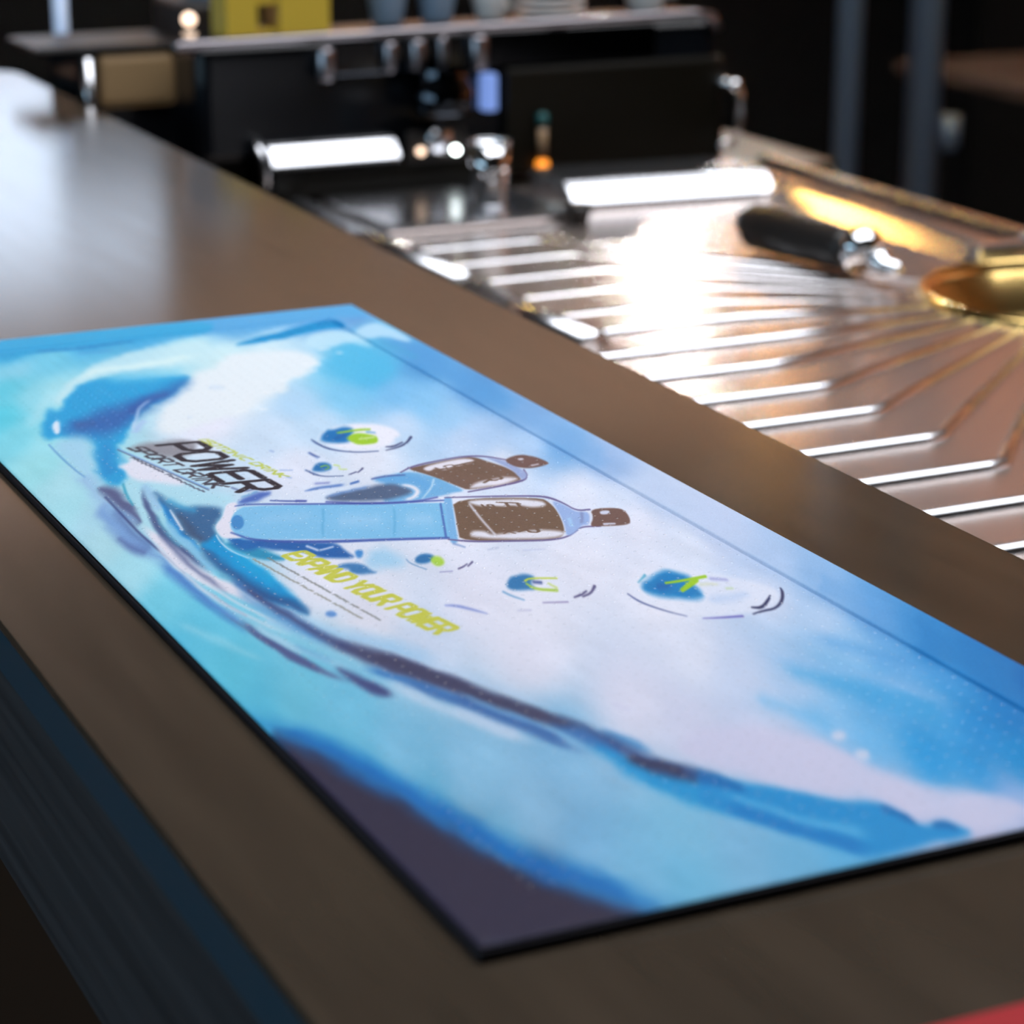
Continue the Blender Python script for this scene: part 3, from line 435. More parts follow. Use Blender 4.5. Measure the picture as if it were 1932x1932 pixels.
    ('S',(140,140,185),1.9,1,[(-138.3,-433.6,0.61),(-133.7,-434.6,0.74)]),
    ('S',(95,90,130),1.9,1,[(-130.4,-433,1.48),(-127.8,-431.6,1.48),(-125.3,-429.3,0.99)]),
    ('S',(95,90,130),1.9,1,[(-125.9,-431.7,1.23),(-122.5,-428,1.74)]),
    ('P',(50,118,172),4.7,1,[(-123.8,-461.8),(-118.8,-452.3),(-115.7,-449.5),(-110.7,-448.4),(-108.2,-453.9),(-113.8,-459.8),(-114.4,-467.9),(-119.4,-465.5)]),
    ('S',(60,80,140),3.7,1,[(-112.3,-458.8,2.18),(-108.9,-461.2,2.18)]),
    ('S',(190,205,70),1.9,1,[(-113.9,-456.3,1.94),(-111.2,-454.2,1.46),(-102,-458.6,1.22)]),
    ('S',(170,200,80),2.3,1,[(-114.8,-459.3,1.45),(-114.7,-466.1,2.16),(-108,-470.9,2.4)]),
    ('S',(190,210,90),2.8,0.8,[(-107.4,-462.8,1.45),(-106.7,-468.2,1.44)]),
    ('S',(110,160,200),2.3,1,[(-126.4,-463.8,1.44),(-125.6,-469.2,1.43),(-123.4,-475.1,0.95)]),
    ('S',(150,140,180),1.8,1,[(-118.4,-480.7,0.95),(-110,-483.9,1.3)]),
    ('S',(90,85,125),1.8,1,[(-105.5,-480.3,1.43),(-101.9,-478.8,2.15),(-98.6,-476.2,1.44)]),
    ('S',(90,85,125),1.9,1,[(-102.4,-481,1.43),(-98,-478.9,1.8),(-93.5,-472.8,2.65)]),
    ('S',(130,145,205),2.7,1,[(-151.4,-468.3,0.94),(-148,-470.2,2.12),(-144.1,-477.3,1.64),(-141.6,-482.5,0.47)]),
    ('S',(190,190,215),2.7,1,[(-130.1,-484.4,0.7),(-125.9,-486,1.17)]),
    ('S',(150,160,190),2.9,0.5,[(-110.9,-417.2,0.76),(-106.5,-416.6,1.26)]),
    ('S',(170,180,215),2.9,0.5,[(-98.9,-423.8,0.75),(-91,-425.7,0.76)]),
    ('S',(110,140,190),2.9,0.8,[(-119.8,-404.7,1.78),(-117.7,-410.4,1.01)]),
    ('S',(105,150,205),2,0.9,[(-198.8,-221.1,1.6),(-182.2,-295.5,1.6)]),
    ('S',(70,60,70),1.2,0.8,[(-199.2,-222.3,0.7),(-182.6,-296.8,0.7)]),
]
MAT_TEXT = [
    ('POWER',-181.0,-223.2,8.8,-81.2,18.0,-2.0,1.75,(48,40,48),1.3,1.0),
    ('SPORT DRINK',-194.2,-221.4,13.9,-73.3,6.6,-1.2,0.8,(62,56,66),1.2,0.95),
    ('ISOTONIC DRINK',-161.9,-221.3,12.4,-70.6,3.9,-0.5,0.6,(185,196,75),1.2,0.95),
    ('#enhances hydration',-197.9,-236.9,11.8,-61.8,1.9,0.4,0.3,(70,72,90),1.2,0.85),
    ('EXPAND YOUR POWER',-184.5,-390.3,18.3,-103.5,9.1,2.0,1.3,(196,196,70),1.6,0.95),
    ('#replenish minerals lost in sport',-191.2,-390.3,12.2,-82.5,1.1,0.0,0.3,(125,128,125),1.5,0.85),
    ('#electrolytes for more stamina',-196.6,-389.6,12.3,-78.7,1.1,0.0,0.3,(140,140,128),1.5,0.8),
    ('POWER',-81.8,-363.3,-8.7,-38.7,6.9,-4.3,0.75,(112,88,74),1.2,1.0),
    ('SPORT DRINK',-88.8,-363.3,-8.0,-38.4,3.9,-1.8,0.5,(112,88,74),1.2,1.0),
    ('POWER',-75.6,-307.5,0.5,-28.5,9.6,2.0,0.75,(112,88,74),1.2,1.0),
    ('SPORT',-84.7,-307.1,1.3,-17.7,8.1,1.6,0.5,(112,88,74),1.2,1.0),
]
PAINT_AXES = ((4.386,-1.885),(-0.635,-1.340))
# ---- the print of the bar mat, painted in mat millimetres -------------------
# art frame: x = mat width (-250..0), y = mat length (-713..0); colours are sRGB ink values
GLYPH = {   # strokes on a unit letter box
 'A':[[(0,0),(.42,1),(.58,1),(1,0)],[(.22,.34),(.78,.34)]], 'C':[[(1,1),(.2,1),(0,.8),(0,.2),(.2,0),(1,0)]],
 'D':[[(0,0),(0,1),(.75,1),(1,.78),(1,.22),(.75,0),(0,0)]], 'E':[[(1,1),(.12,1),(0,.88),(0,.12),(.12,0),(1,0)],[(0,.5),(.9,.5)]],
 'I':[[(.5,0),(.5,1)]], 'K':[[(0,0),(0,1)],[(.95,1),(.15,.5),(1,0)],[(0,.5),(.2,.5)]], 'N':[[(0,0),(0,1),(1,0),(1,1)]],
 'O':[[(.2,0),(.8,0),(1,.2),(1,.8),(.8,1),(.2,1),(0,.8),(0,.2),(.2,0)]], 'P':[[(0,0),(0,1),(.8,1),(1,.86),(1,.56),(.8,.42),(0,.42)]],
 'R':[[(0,0),(0,1),(.8,1),(1,.86),(1,.58),(.8,.44),(0,.44)],[(.5,.44),(1,0)]],
 'S':[[(1,1),(.15,1),(0,.87),(0,.63),(.15,.5),(.85,.5),(1,.37),(1,.13),(.85,0),(0,0)]], 'T':[[(0,1),(1,1)],[(.5,1),(.5,0)]],
 'U':[[(0,1),(0,.2),(.2,0),(.8,0),(1,.2),(1,1)]], 'W':[[(0,1),(.25,0),(.5,.8),(.75,0),(1,1)]], 'X':[[(0,0),(1,1)],[(0,1),(1,0)]],
 'Y':[[(0,1),(.5,.48),(1,1)],[(.5,.48),(.5,0)]],
}
def paint_mat(w_mm, l_mm, nx, ny):
    """ink colours (linear rgb) on an (ny, nx) grid over the mat"""
    M = np.array(PAINT_AXES)
    gx = np.linspace(-w_mm, 0, nx); gy = np.linspace(-l_mm, 0, ny)
    # smooth colour field from scattered samples
    F = np.array(MAT_FIELD, float)
    cx = np.linspace(-w_mm, 0, 64); cy = np.linspace(-l_mm, 0, 180)
    CX, CY = np.meshgrid(cx, cy)
    P = np.stack([CX, CY], -1) @ M.T; Q = F[:, :2] @ M.T
    num = np.zeros(CX.shape + (3,)); den = np.zeros(CX.shape)
    for q, col in zip(Q, F[:, 2:]):
        wgt = 1.0 / (((P - q) ** 2).sum(-1) + 700.0) ** 2
        num += wgt[..., None] * col; den += wgt
    low = num / den[..., None]
    ix = np.interp(gx, cx, np.arange(64)); iy = np.interp(gy, cy, np.arange(180))
    x0 = np.minimum(ix.astype(int), 62); y0 = np.minimum(iy.astype(int), 178)
    fx = (ix - x0)[None, :, None]; fy = (iy - y0)[:, None, None]
    g = lambda a, b: low[np.ix_(a, b)]
    img = (g(y0, x0)*(1-fx) + g(y0, x0+1)*fx)*(1-fy) + (g(y0+1, x0)*(1-fx) + g(y0+1, x0+1)*fx)*fy
    rng = np.random.default_rng(4)
    def cloud(step, seed):                     # smooth value noise over the mat, step in mm
        r = np.random.default_rng(seed); kx = int(w_mm/step)+3; ky = int(l_mm/(2.6*step))+3
        n = r.normal(0, 1, (ky, kx)); ax = (gx + w_mm)/step; ay = (gy + l_mm)/(2.6*step)
        i = ax.astype(int); j = ay.astype(int); s_ = lambda t: t*t*(3-2*t)
        fx_ = s_(ax-i)[None]; fy_ = s_(ay-j)[:, None]
        return (n[np.ix_(j, i)]*(1-fx_)+n[np.ix_(j, i+1)]*fx_)*(1-fy_)+(n[np.ix_(j+1, i)]*(1-fx_)+n[np.ix_(j+1, i+1)]*fx_)*fy_
    warp = [1.5*cloud(9, 1)+.9*cloud(3.5, 2), 1.1*cloud(9, 3)+.7*cloud(3.5, 4)]
    img += (cloud(14, 5)*2.0 + cloud(5, 6)*2.0)[..., None]
    def rounded(pts, closed, n=2):             # corner cutting: hand-drawn curves
        for _ in range(n if len(pts) > 2 else 0):
            nxt = np.roll(pts, -1, 0) if closed else pts[1:]
            cur = pts if closed else pts[:-1]
            q = np.stack([.75*cur+.25*nxt, .25*cur+.75*nxt], 1).reshape(-1, pts.shape[1])
            pts = q if closed else np.concatenate([pts[:1], q, pts[-1:]])
        return pts
    def window(xy, pad):
        a = np.clip(np.searchsorted(gx, [xy[:, 0].min()-pad, xy[:, 0].max()+pad]), 0, nx)
        b = np.clip(np.searchsorted(gy, [xy[:, 1].min()-pad*2.2, xy[:, 1].max()+pad*2.2]), 0, ny)
        return slice(b[0], b[1]), slice(a[0], a[1])
    def seg_dist(PX, PY, a, b):
        dx, dy = b[0]-a[0], b[1]-a[1]
        t = np.clip(((PX-a[0])*dx + (PY-a[1])*dy) / (dx*dx+dy*dy+1e-9), 0, 1)
        return np.hypot(PX-a[0]-t*dx, PY-a[1]-t*dy), t
    def blend(sl, cov, col):
        img[sl] += (np.array(col, float) - img[sl]) * cov[..., None]
    def smooth(d, soft):                       # d<0 inside
        t = np.clip(.5 - d / (2*max(soft, .25)), 0, 1)
        return t*t*(3-2*t)
    def local(sl, M=M, soft=0.0):
        X, Y = np.meshgrid(gx[sl[1]], gy[sl[0]])
        if soft > 3.4:
            k = min(soft, 14.)/5.0
            return X*M[0, 0] + Y*M[0, 1] + k*warp[0][sl], X*M[1, 0] + Y*M[1, 1] + k*.7*warp[1][sl]
        return X*M[0, 0] + Y*M[0, 1], X*M[1, 0] + Y*M[1, 1]
    def stroke(pts, soft, al, col, M=M, curve=True):
        pts = rounded(np.array(pts, float), False) if curve else np.array(pts, float)
        sl = window(pts, (soft + pts[:, 2].max()) / 1.5 + 2)
        if sl[0].stop <= sl[0].start or sl[1].stop <= sl[1].start: return
        PX, PY = local(sl, M, soft); Q = pts[:, :2] @ M.T
        d = np.full(PX.shape, 1e9); run = np.zeros(PX.shape)
        cum = np.concatenate([[0], np.cumsum(np.hypot(*(Q[1:]-Q[:-1]).T))])
        for k in range(len(Q)-1):
            e, t = seg_dist(PX, PY, Q[k], Q[k+1])
            e = e - (pts[k, 2] + (pts[k+1, 2]-pts[k, 2])*t)
            near = e < d; d = np.where(near, e, d); run = np.where(near, cum[k] + t*(cum[k+1]-cum[k]), run)
        cov = smooth(d, soft)*al
        if soft > 3.4:                         # soft strokes thin out at both ends
            f = np.minimum(run, cum[-1]-run)/(.14*cum[-1]+1e-6)
            cov = cov*np.clip(f+.15, 0, 1)
        blend(sl, cov, col)
    for kind, col, soft, al, pts in MAT_SHAPES:
        if kind == 'S':
            stroke(pts, soft, al, col); continue
        pts = rounded(np.array(pts, float), True)
        sl = window(pts, soft/1.5 + 2)
        if sl[0].stop <= sl[0].start or sl[1].stop <= sl[1].start: continue
        PX, PY = local(sl, M, soft); Q = pts @ M.T
        d = np.full(PX.shape, 1e9); ins = np.zeros(PX.shape, bool)
        for a, b in zip(Q, np.roll(Q, -1, 0)):
            d = np.minimum(d, seg_dist(PX, PY, a, b)[0])
            c = (a[1] > PY) != (b[1] > PY)
            ins ^= c & (PX < (b[0]-a[0])*(PY-a[1])/(b[1]-a[1]+1e-12) + a[0])
        blend(sl, smooth(np.where(ins, -d, d), soft)*al, col)
    for s, ox, oy, rx, ry, ux, uy, hw, col, soft, al in MAT_TEXT:
        o = np.array((ox, oy)); r = np.array((rx, ry)); u = np.array((ux, uy))
        fine = s[0] == '#'                      # lines too small to read: irregular marks
        if fine:
            n = len(s)-1; s = s[1:]
        wide = [.45 if ch in 'I ' else 1.0 for ch in s]
        tot = sum(wide) + .26*(len(s)-1); x = 0.0
        for ch, wd in zip(s, wide):
            if fine:
                if ch != ' ':
                    h = .55 + .4*rng.random()
                    strokes = [[(0, 0), (0, h), (1, h*rng.random())], [(0, .5*h), (1, .45*h)]]
                else: strokes = []
            else: strokes = GLYPH.get(ch, [])
            for st in strokes:
                pts = []
                for a, b in st:
                    q = o + r*((x + a*wd)/tot) + u*b
                    pts.append((q[0], q[1], hw))
                stroke(pts, soft*.3, al, col, np.eye(2), False)
            x += wd + .26
    img = np.clip(img + rng.normal(0, 2.2, (ny, nx, 1)), 0, 255) / 255
    return np.where(img <= .04045, img/12.92, ((img+.055)/1.055)**2.4)

# ================================================================ the room
FZ, CZ = -1.05, 1.65
X0, X1, Y0, Y1 = -3.2, 3.6, -3.2, 4.4
def struct(name, bm, m): return tag(obj(name, bm, m), kind='structure')
struct('floor', B(X0, X1, Y0, Y1, FZ-.1, FZ), 'floor')
struct('ceiling', B(X0, X1, Y0, Y1, CZ, CZ+.1), 'ceiling')
struct('wall_left', B(X0-.1, X0, Y0, Y1, FZ, CZ), 'ceiling')
struct('wall_front', B(X0, X1, Y0-.1, Y0, FZ, CZ), 'dark_wall')
struct('wall_right', B(X1, X1+.1, Y0, Y1, FZ, CZ), 'orange_wall')
WIN = (-.10, 1.30, .41, .98)        # opening of the daylight window in the far wall
bm = bmesh.new()
for a in ((X0, X1, FZ, WIN[2]), (X0, X1, WIN[3], CZ), (X0, WIN[0], WIN[2], WIN[3]), (WIN[1], X1, WIN[2], WIN[3])):
    box(bm, a[0], a[1], Y1, Y1+.1, a[2], a[3])
struct('wall_back', bm, 'wall')
struct('trim_1', B(X0, X1, Y1-.10, Y1-.001, FZ, .22, bevel=.004), 'dark_wall')       # dark wainscot, far wall
struct('trim_2', B(X1-.10, X1-.001, Y0, Y1-.11, FZ, .22, bevel=.004), 'dark_wall')   # dark wainscot, right wall
struct('trim_3', B(X0, X1-.3, Y1-.26, Y1-.23, 1.42, CZ), 'dark_wall')                  # added cornice board hiding the cove strip
w = tag(bpy.data.objects.new('window_1', None), kind='structure'); COL.objects.link(w)
w.location = ((WIN[0]+WIN[1])/2, Y1, WIN[2])
def at_parent(o, p): o.parent = p; o.matrix_parent_inverse = Matrix.Translation(-p.location); return o
xm, zm, zs = 1.03, .585, .775
for a in ((WIN[0]+.02, xm, zm+.01, zs), (WIN[0]+.02, WIN[1]-.02, zs+.001, WIN[3]-.02), (WIN[0]+.02, xm, WIN[2]+.02, zm-.01)):
    at_parent(obj('pane', B(a[0], a[1], Y1+.04, Y1+.05, a[2], a[3]), 'window'), w)
bm = bmesh.new()
for a in ((WIN[0], WIN[1], WIN[2], WIN[2]+.02), (WIN[0], WIN[1], WIN[3]-.02, WIN[3]), (WIN[0], WIN[0]+.02, WIN[2]+.02, WIN[3]-.02), (WIN[1]-.02, WIN[1], WIN[2]+.02, WIN[3]-.02)):
    box(bm, a[0], a[1], Y1-.02, Y1+.06, a[2], a[3])
at_parent(obj('window_frame', bm, 'frame'), w)
at_parent(obj('mullion', B(WIN[0]+.02, WIN[1]-.02, Y1+.0, Y1+.05, zm-.01, zm+.01), 'frame'), w)
at_parent(obj('added_mask', B(xm+.001, WIN[1]-.02, Y1+.02, Y1+.05, zm+.011, zs), 'frame'), w)  # added dark panels, cut the window's reflection into a step
at_parent(obj('added_mask', B(xm+.001, WIN[1]-.02, Y1+.02, Y1+.05, WIN[2]+.02, zm-.011), 'frame'), w)

w = tag(bpy.data.objects.new('added_side_window', None), kind='structure'); COL.objects.link(w); w.location = (X0, -.4, .0)  # unseen window added to light the counter front from the left
for y0 in (-1.6, -.6, .4):
    at_parent(obj('pane', B(X0+.006, X0+.012, y0, y0+.9, -.2, 1.0), 'added_window'), w)
bm = bmesh.new()
for y0 in (-1.7, -.7, .3, 1.3): box(bm, X0+.0005, X0+.03, y0, y0+.1, -.25, 1.05)
for z0 in (-.25, 1.0): 
    for y0 in (-1.6, -.6, .4): box(bm, X0+.0005, X0+.03, y0, y0+.9, z0, z0+.05)
at_parent(obj('window_frame', bm, 'frame'), w)

# ceiling panel of the room, and strips added to wash its walls
c = empty('ceiling_light', (.77, .05, CZ), label='wide cool white light panel on the ceiling above the bar', cat='light')
at_parent(obj('light_frame', B(-.42, 1.97, -.67, .77, CZ-.05, CZ-.002, bevel=.004), 'frame'), c)
at_parent(obj('diffuser', B(-.40, 1.95, -.65, .75, CZ-.056, CZ-.049), 'panel_light'), c)
c = empty('added_cove_light', (0, Y1-.12, CZ), label='warm cove light strip added unseen behind the cornice to wash the far wall', cat='light')
at_parent(obj('strip', B(X0+.1, X1-.5, Y1-.20, Y1-.14, CZ-.03, CZ-.012), 'cove'), c)
at_parent(obj('channel', B(X0+.1, X1-.5, Y1-.21, Y1-.13, CZ-.012, CZ-.001), 'frame'), c)

struct('trim_4', B(X0, X1-.04, Y1-.12, Y1-.10, .18, .27), 'dark_wall')                    # lip added in front of the uplight
c = empty('added_uplight', (0, Y1-.06, .22), label='warm light strip added unseen on the wainscot ledge to wash the far wall', cat='light')
at_parent(obj('strip', B(X0+.1, X1-.2, Y1-.075, Y1-.045, .226, .236), 'cove'), c)
at_parent(obj('channel', B(X0+.1, X1-.2, Y1-.085, Y1-.035, .2201, .2259), 'frame'), c)
struct('trim_5', B(X1-.12, X1-.10, Y0, Y1-.13, .18, .27), 'dark_wall')                    # lip added in front of the right uplight
c = empty('added_uplight', (X1-.06, .5, .22), label='warm light strip added unseen on the wainscot ledge to wash the right wall', cat='light')
at_parent(obj('strip', B(X1-.075, X1-.045, -2., Y1-.3, .226, .236), 'added_strip_right'), c)
at_parent(obj('channel', B(X1-.085, X1-.035, -2., Y1-.3, .2201, .2259), 'frame'), c)

# ================================================================ the bar counter
def edge_r(y): return .0790 + .008*y
def edge_l(y): return -.2936 + .010*y
YN, YF = -1.9, 1.07
bar = empty('bar_counter', (-.1, 0, FZ), label='long dark bronze bar counter with satin top and dark front', cat='counter')
poly = [(edge_l(YN), YN), (edge_r(YN), YN)]
for k in range(9):
    t = k/8*math.pi/2; poly.append((edge_r(YF)-.035+.035*math.cos(t), YF-.035+.035*math.sin(t)))
poly.append((edge_l(YF), YF))
bm = prism(poly, -.004, 0)
at_parent(obj('top', bm, 'counter'), bar)
at_parent(obj('edge_band', prism([(x*1.0, y) for x, y in poly], -.021, -.0041), 'edge_band'), bar)
def slab(name, dl, dr, z0, z1, m):
    at_parent(obj(name, prism([(edge_l(YN)+dl, YN+.02), (edge_r(YN)-dr, YN+.02), (edge_r(YF)-dr, YF-.03), (edge_l(YF)+dl, YF-.03)], z0, z1), m), bar)
slab('front_panel', .003, .02, -.112, -.0211, 'panel')
slab('base', .03, .04, FZ, -.1121, 'kick')

# ================================================================ the bar mat
MW, ML, MT = .250, .7135, .0040
m_ = empty('bar_mat', (-MW/2, -ML/2, 0), label='printed blue wave bar mat with two sport drink bottles and POWER lettering', cat='mat')
NX, NY = 560, 1190
INK = paint_mat(MW*1000, ML*1000, NX, NY)
def mat_height(x, y):                     # mm, metres above the backing: groove around the dotted field
    d = np.minimum(np.minimum(-x, x+MW*1000), np.minimum(-y, y+ML*1000))
    far = np.minimum(-x, -y) < np.minimum(x+MW*1000, y+ML*1000)     # crease on two sides, soft bead on the others
    z = np.where(far, -.0009, .0002)*np.exp(-((d-24.0)/.75)**2) + .0004*np.clip((24.0-d)/1.0, 0, 1)
    return z - .0006*np.clip(1-d/1.2, 0, 1)**2
gx = np.linspace(-MW*1000, 0, NX); gy = np.linspace(-ML*1000, 0, NY)
GX, GY = np.meshgrid(gx, gy)
co = np.stack([GX/1000, GY/1000, MT + mat_height(GX, GY)], -1).reshape(-1, 3).astype(np.float32)
idx = np.arange(NX*NY).reshape(NY, NX)
quads = np.stack([idx[:-1, :-1], idx[:-1, 1:], idx[1:, 1:], idx[1:, :-1]], -1).reshape(-1, 4).astype(np.int32)
def grid_mesh(name, co, quads, cols):
    me = bpy.data.meshes.new(name)
    me.vertices.add(len(co)); me.vertices.foreach_set('co', co.ravel())
    me.loops.add(quads.size); me.loops.foreach_set('vertex_index', quads.ravel())
    me.polygons.add(len(quads)); me.polygons.foreach_set('loop_start', np.arange(0, quads.size, quads.shape[1], dtype=np.int32))
    me.update(calc_edges=True)
    at = me.color_attributes.new('ink', 'FLOAT_COLOR', 'POINT')
    at.data.foreach_set('color', np.concatenate([cols, np.ones((len(cols), 1))], 1).astype(np.float32).ravel())
    me.validate(); return me
def ink_material(name, rough, spec):
    m = mat(name, (1, 1, 1), rough, spec=spec); n, l, b = nodes(m)
    a = n.new('ShaderNodeAttribute'); a.attribute_name = 'ink'; l.new(a.outputs['Color'], b.inputs['Base Color'])
    return m
INK_M = ink_material('printed_fabric', .55, .13)
n, l, b = nodes(INK_M)
nz = n.new('ShaderNodeTexNoise'); nz.inputs['Scale'].default_value = 900; nz.inputs['Detail'].default_value = 2
tc = n.new('ShaderNodeTexCoord'); l.new(tc.outputs['Object'], nz.inputs['Vector'])
bp = n.new('ShaderNodeBump'); bp.inputs['Strength'].default_value = .35; bp.inputs['Distance'].default_value = .0004
l.new(nz.outputs['Fac'], bp.inputs['Height']); l.new(bp.outputs[0], b.inputs['Normal'])
at_parent(link('print', grid_mesh('print', co, quads, INK.reshape(-1, 3)), INK_M, smooth=True), m_)
at_parent(obj('backing', B(-MW-.0008, .0008, -ML-.0008, .0008, 0, MT-.0010, bevel=.0006), 'rubber'), m_)
# moulded nubs in a square grid inside the groove: too small to pick apart, one part
sp = 6.75; K = 8
xs = np.arange(-MW*1000+27, -26, sp); ys = np.arange(-ML*1000+27, -26, sp)
prof = [(.80, -.04), (.58, .12), (.28, .20)]
th = np.arange(K)*2*np.pi/K
v0 = np.array([(r*np.cos(t), r*np.sin(t), h) for r, h in prof for t in th] + [(0, 0, .22)])
f0 = [(r*K+k, r*K+(k+1) % K, (r+1)*K+(k+1) % K, (r+1)*K+k) for r in range(2) for k in range(K)]
t0 = [(2*K+k, 2*K+(k+1) % K, 3*K, 3*K) for k in range(K)]
C_ = np.array([(x, y) for y in ys for x in xs])
vv = (v0[None] + np.concatenate([C_, np.zeros((len(C_), 1))], 1)[:, None]).reshape(-1, 3)/1000
vv[:, 2] += MT
ii = np.clip(((C_[:, 0]+MW*1000)/(MW*1000)*(NX-1)).round().astype(int), 0, NX-1); jj = np.clip(((C_[:, 1]+ML*1000)/(ML*1000)*(NY-1)).round().astype(int), 0, NY-1)
cc = np.repeat(INK[jj, ii], len(v0), 0)
off = (np.arange(len(C_))*len(v0))[:, None, None]
q3 = (np.array([(a, b_, c_) for a, b_, c_, d_ in t0])[None] + off).reshape(-1, 3)
q4 = (np.array(f0)[None] + off).reshape(-1, 4)
tri = np.concatenate([q4[:, [0, 1, 2]], q4[:, [0, 2, 3]], q3]).astype(np.int32)
NUB_M = ink_material('printed_nub', .24, .5)
nb = at_parent(link('nubs', grid_mesh('nubs', vv.astype(np.float32), tri, cc), NUB_M, smooth=True), m_)
nb['kind'] = 'stuff'

# ================================================================ stainless drainer beside the counter
SZ = -.09
BC, BR = (.640, .184), .112           # round basin
sink = empty('drainer_sink', (.45, .1, SZ-.2), label='stainless drainboard sink with fanned ridges and a round basin', cat='sink')
SX0, SX1, SY0, SY1 = .17, .630, -.75, .760
def S_(name, bm, m, smooth=False): return at_parent(obj(name, bm, m, smooth=smooth), sink)
# deck: quads between the basin hole and the outline
bm = bmesh.new(); N = 96
YJ = .300                                # the right edge steps outwards here to clear the basin
OUT = [(SX0, SY0), (.828, SY0), (.828, YJ+.010), (.703, YJ+.010), (.703, SY1), (SX0, SY1)]
angs = sorted([2*math.pi*k/N-math.pi for k in range(N)] + [math.atan2(y-BC[1], x-BC[0]) for x, y in OUT])
def out_pt(t):                            # where a ray from the basin centre meets the outline
    dx, dy = math.cos(t), math.sin(t); s = 1e9
    for (ax_, ay_), (bx_, by_) in zip(OUT, OUT[1:]+OUT[:1]):
        ex, ey = bx_-ax_, by_-ay_; det = ex*dy - ey*dx
        if abs(det) < 1e-12: continue
        px_, py_ = ax_-BC[0], ay_-BC[1]
        q = (ex*py_ - ey*px_)/det; r = (dx*py_ - dy*px_)/det
        if q > 1e-6 and -1e-6 <= r <= 1+1e-6: s = min(s, q)
    return (BC[0]+dx*s, BC[1]+dy*s)
inn = [bm.verts.new((BC[0]+BR*math.cos(t), BC[1]+BR*math.sin(t), SZ)) for t in angs]
outv = [bm.verts.new((*out_pt(t), SZ)) for t in angs]
for k in range(len(angs)):
    j = (k+1) % len(angs); bm.faces.new((inn[k], inn[j], outv[j], outv[k]))
S_('deck', bm, 'steel')
S_('apron', prism(OUT, FZ+.05, SZ-.075), 'kick')
S_('basin', lathe([(BR, 0), (BR-.006, -.004), (BR-.016, -.030), (BR-.035, -.052), (.025, -.060), (.0225, -.066)], 64, at=(*BC, SZ), cap=False), 'gold_metal', True)
S_('basin_rim', lathe([(BR+.005, -.001), (BR+.004, .004), (BR, .0065), (BR-.004, .004), (BR-.005, -.002)], 72, at=(*BC, SZ)), 'gold_metal', True)
S_('drain', lathe([(.022, -.064), (.018, -.0635), (.006, -.063), (.0055, -.060), (.0005, -.0595)], 32, at=(*BC, SZ)), 'chrome', True)
# ridges: straight from the counter side, bending towards the basin
def ridge(pts, h=.0045, w=.0052):
    bm = bmesh.new(); n = 8; P = [Vector((x, y, SZ)) for x, y in pts]; rings = []
    for i, p in enumerate(P):
        d0 = (P[i]-P[max(i-1, 0)]); d1 = (P[min(i+1, len(P)-1)]-P[i]); d = (d0.normalized() if d0.length else Vector())+(d1.normalized() if d1.length else Vector())
        d.normalize(); s = Vector((-d.y, d.x, 0)); k = 1.0 if 0 < i < len(P)-1 else .55
        rings.append([bm.verts.new(p + s*w*k*math.cos(math.pi*q/n) + Vector((0, 0, h*k*math.sin(math.pi*q/n)))) for q in range(n+1)])
    for a, b_ in zip(rings, rings[1:]):
        for q in range(n): bm.faces.new((a[q], a[q+1], b_[q+1], b_[q]))
    bm.faces.new(rings[0]); bm.faces.new(rings[-1])
    return S_('ridge', bm, 'ridge', True)
rows = [-.40, -.338, -.275, -.211, -.149, -.087, -.022, .039, .102, .165, .228, .291, .354, .417, .480, .543]
for y in rows:
    bx = .330 if y < .13 else .375
    d = Vector((BC[0]-bx, BC[1]-y)); L_ = d.length; e = Vector((bx, y)) + d*(1-(BR+.008)/L_)
    a = Vector((bx, y)) - Vector((.012, 0)); c2 = Vector((bx, y)) + d.normalized()*.012
    x0 = .20 if y < .2 else .268
    ridge([(x0, y), (x0+.012, y), (a.x, a.y), (bx+.001, y+d.y*.004), (c2.x, c2.y), (e.x, e.y)], .0045 if y < .27 else .0016)
# raised rims
rim = [(.240, SZ), (.243, SZ+.006), (.248, SZ+.008), (.258, SZ+.008), (.266, SZ+.003), (.268, SZ)]
S_('left_rim', extrude_y(rim, .205, .392), 'satin', True)
S_('left_rim', extrude_y(rim, .416, SY1), 'satin', True)
S_('rim_joint', B(.242, .266, .393, .415, SZ, SZ+.005), 'black_plastic')
for dx, y0, y1 in ((0, YJ+.02, .72), (.125, SY0, YJ)):
    S_('right_ledge', extrude_y([(x+dx, z) for x, z in ((.632, SZ), (.650, SZ+.012), (.656, SZ+.015), (.667, SZ+.015), (.669, SZ+.004), (.669, SZ))], y0, y1), 'steel')
    S_('groove', B(.6695+dx, .6855+dx, y0, y1, SZ, SZ+.003), 'groove')
    S_('right_rim', extrude_y([(x+dx, z) for x, z in ((.686, SZ), (.686, SZ+.016), (.690, SZ+.020), (.698, SZ+.020), (.704, SZ+.014), (.706, SZ-.03), (.700, SZ-.03), (.700, SZ))], y0, y1), 'satin')
S_('step_rim', B(.634, .831, YJ+.001, YJ+.019, SZ, SZ+.016, bevel=.003), 'satin')
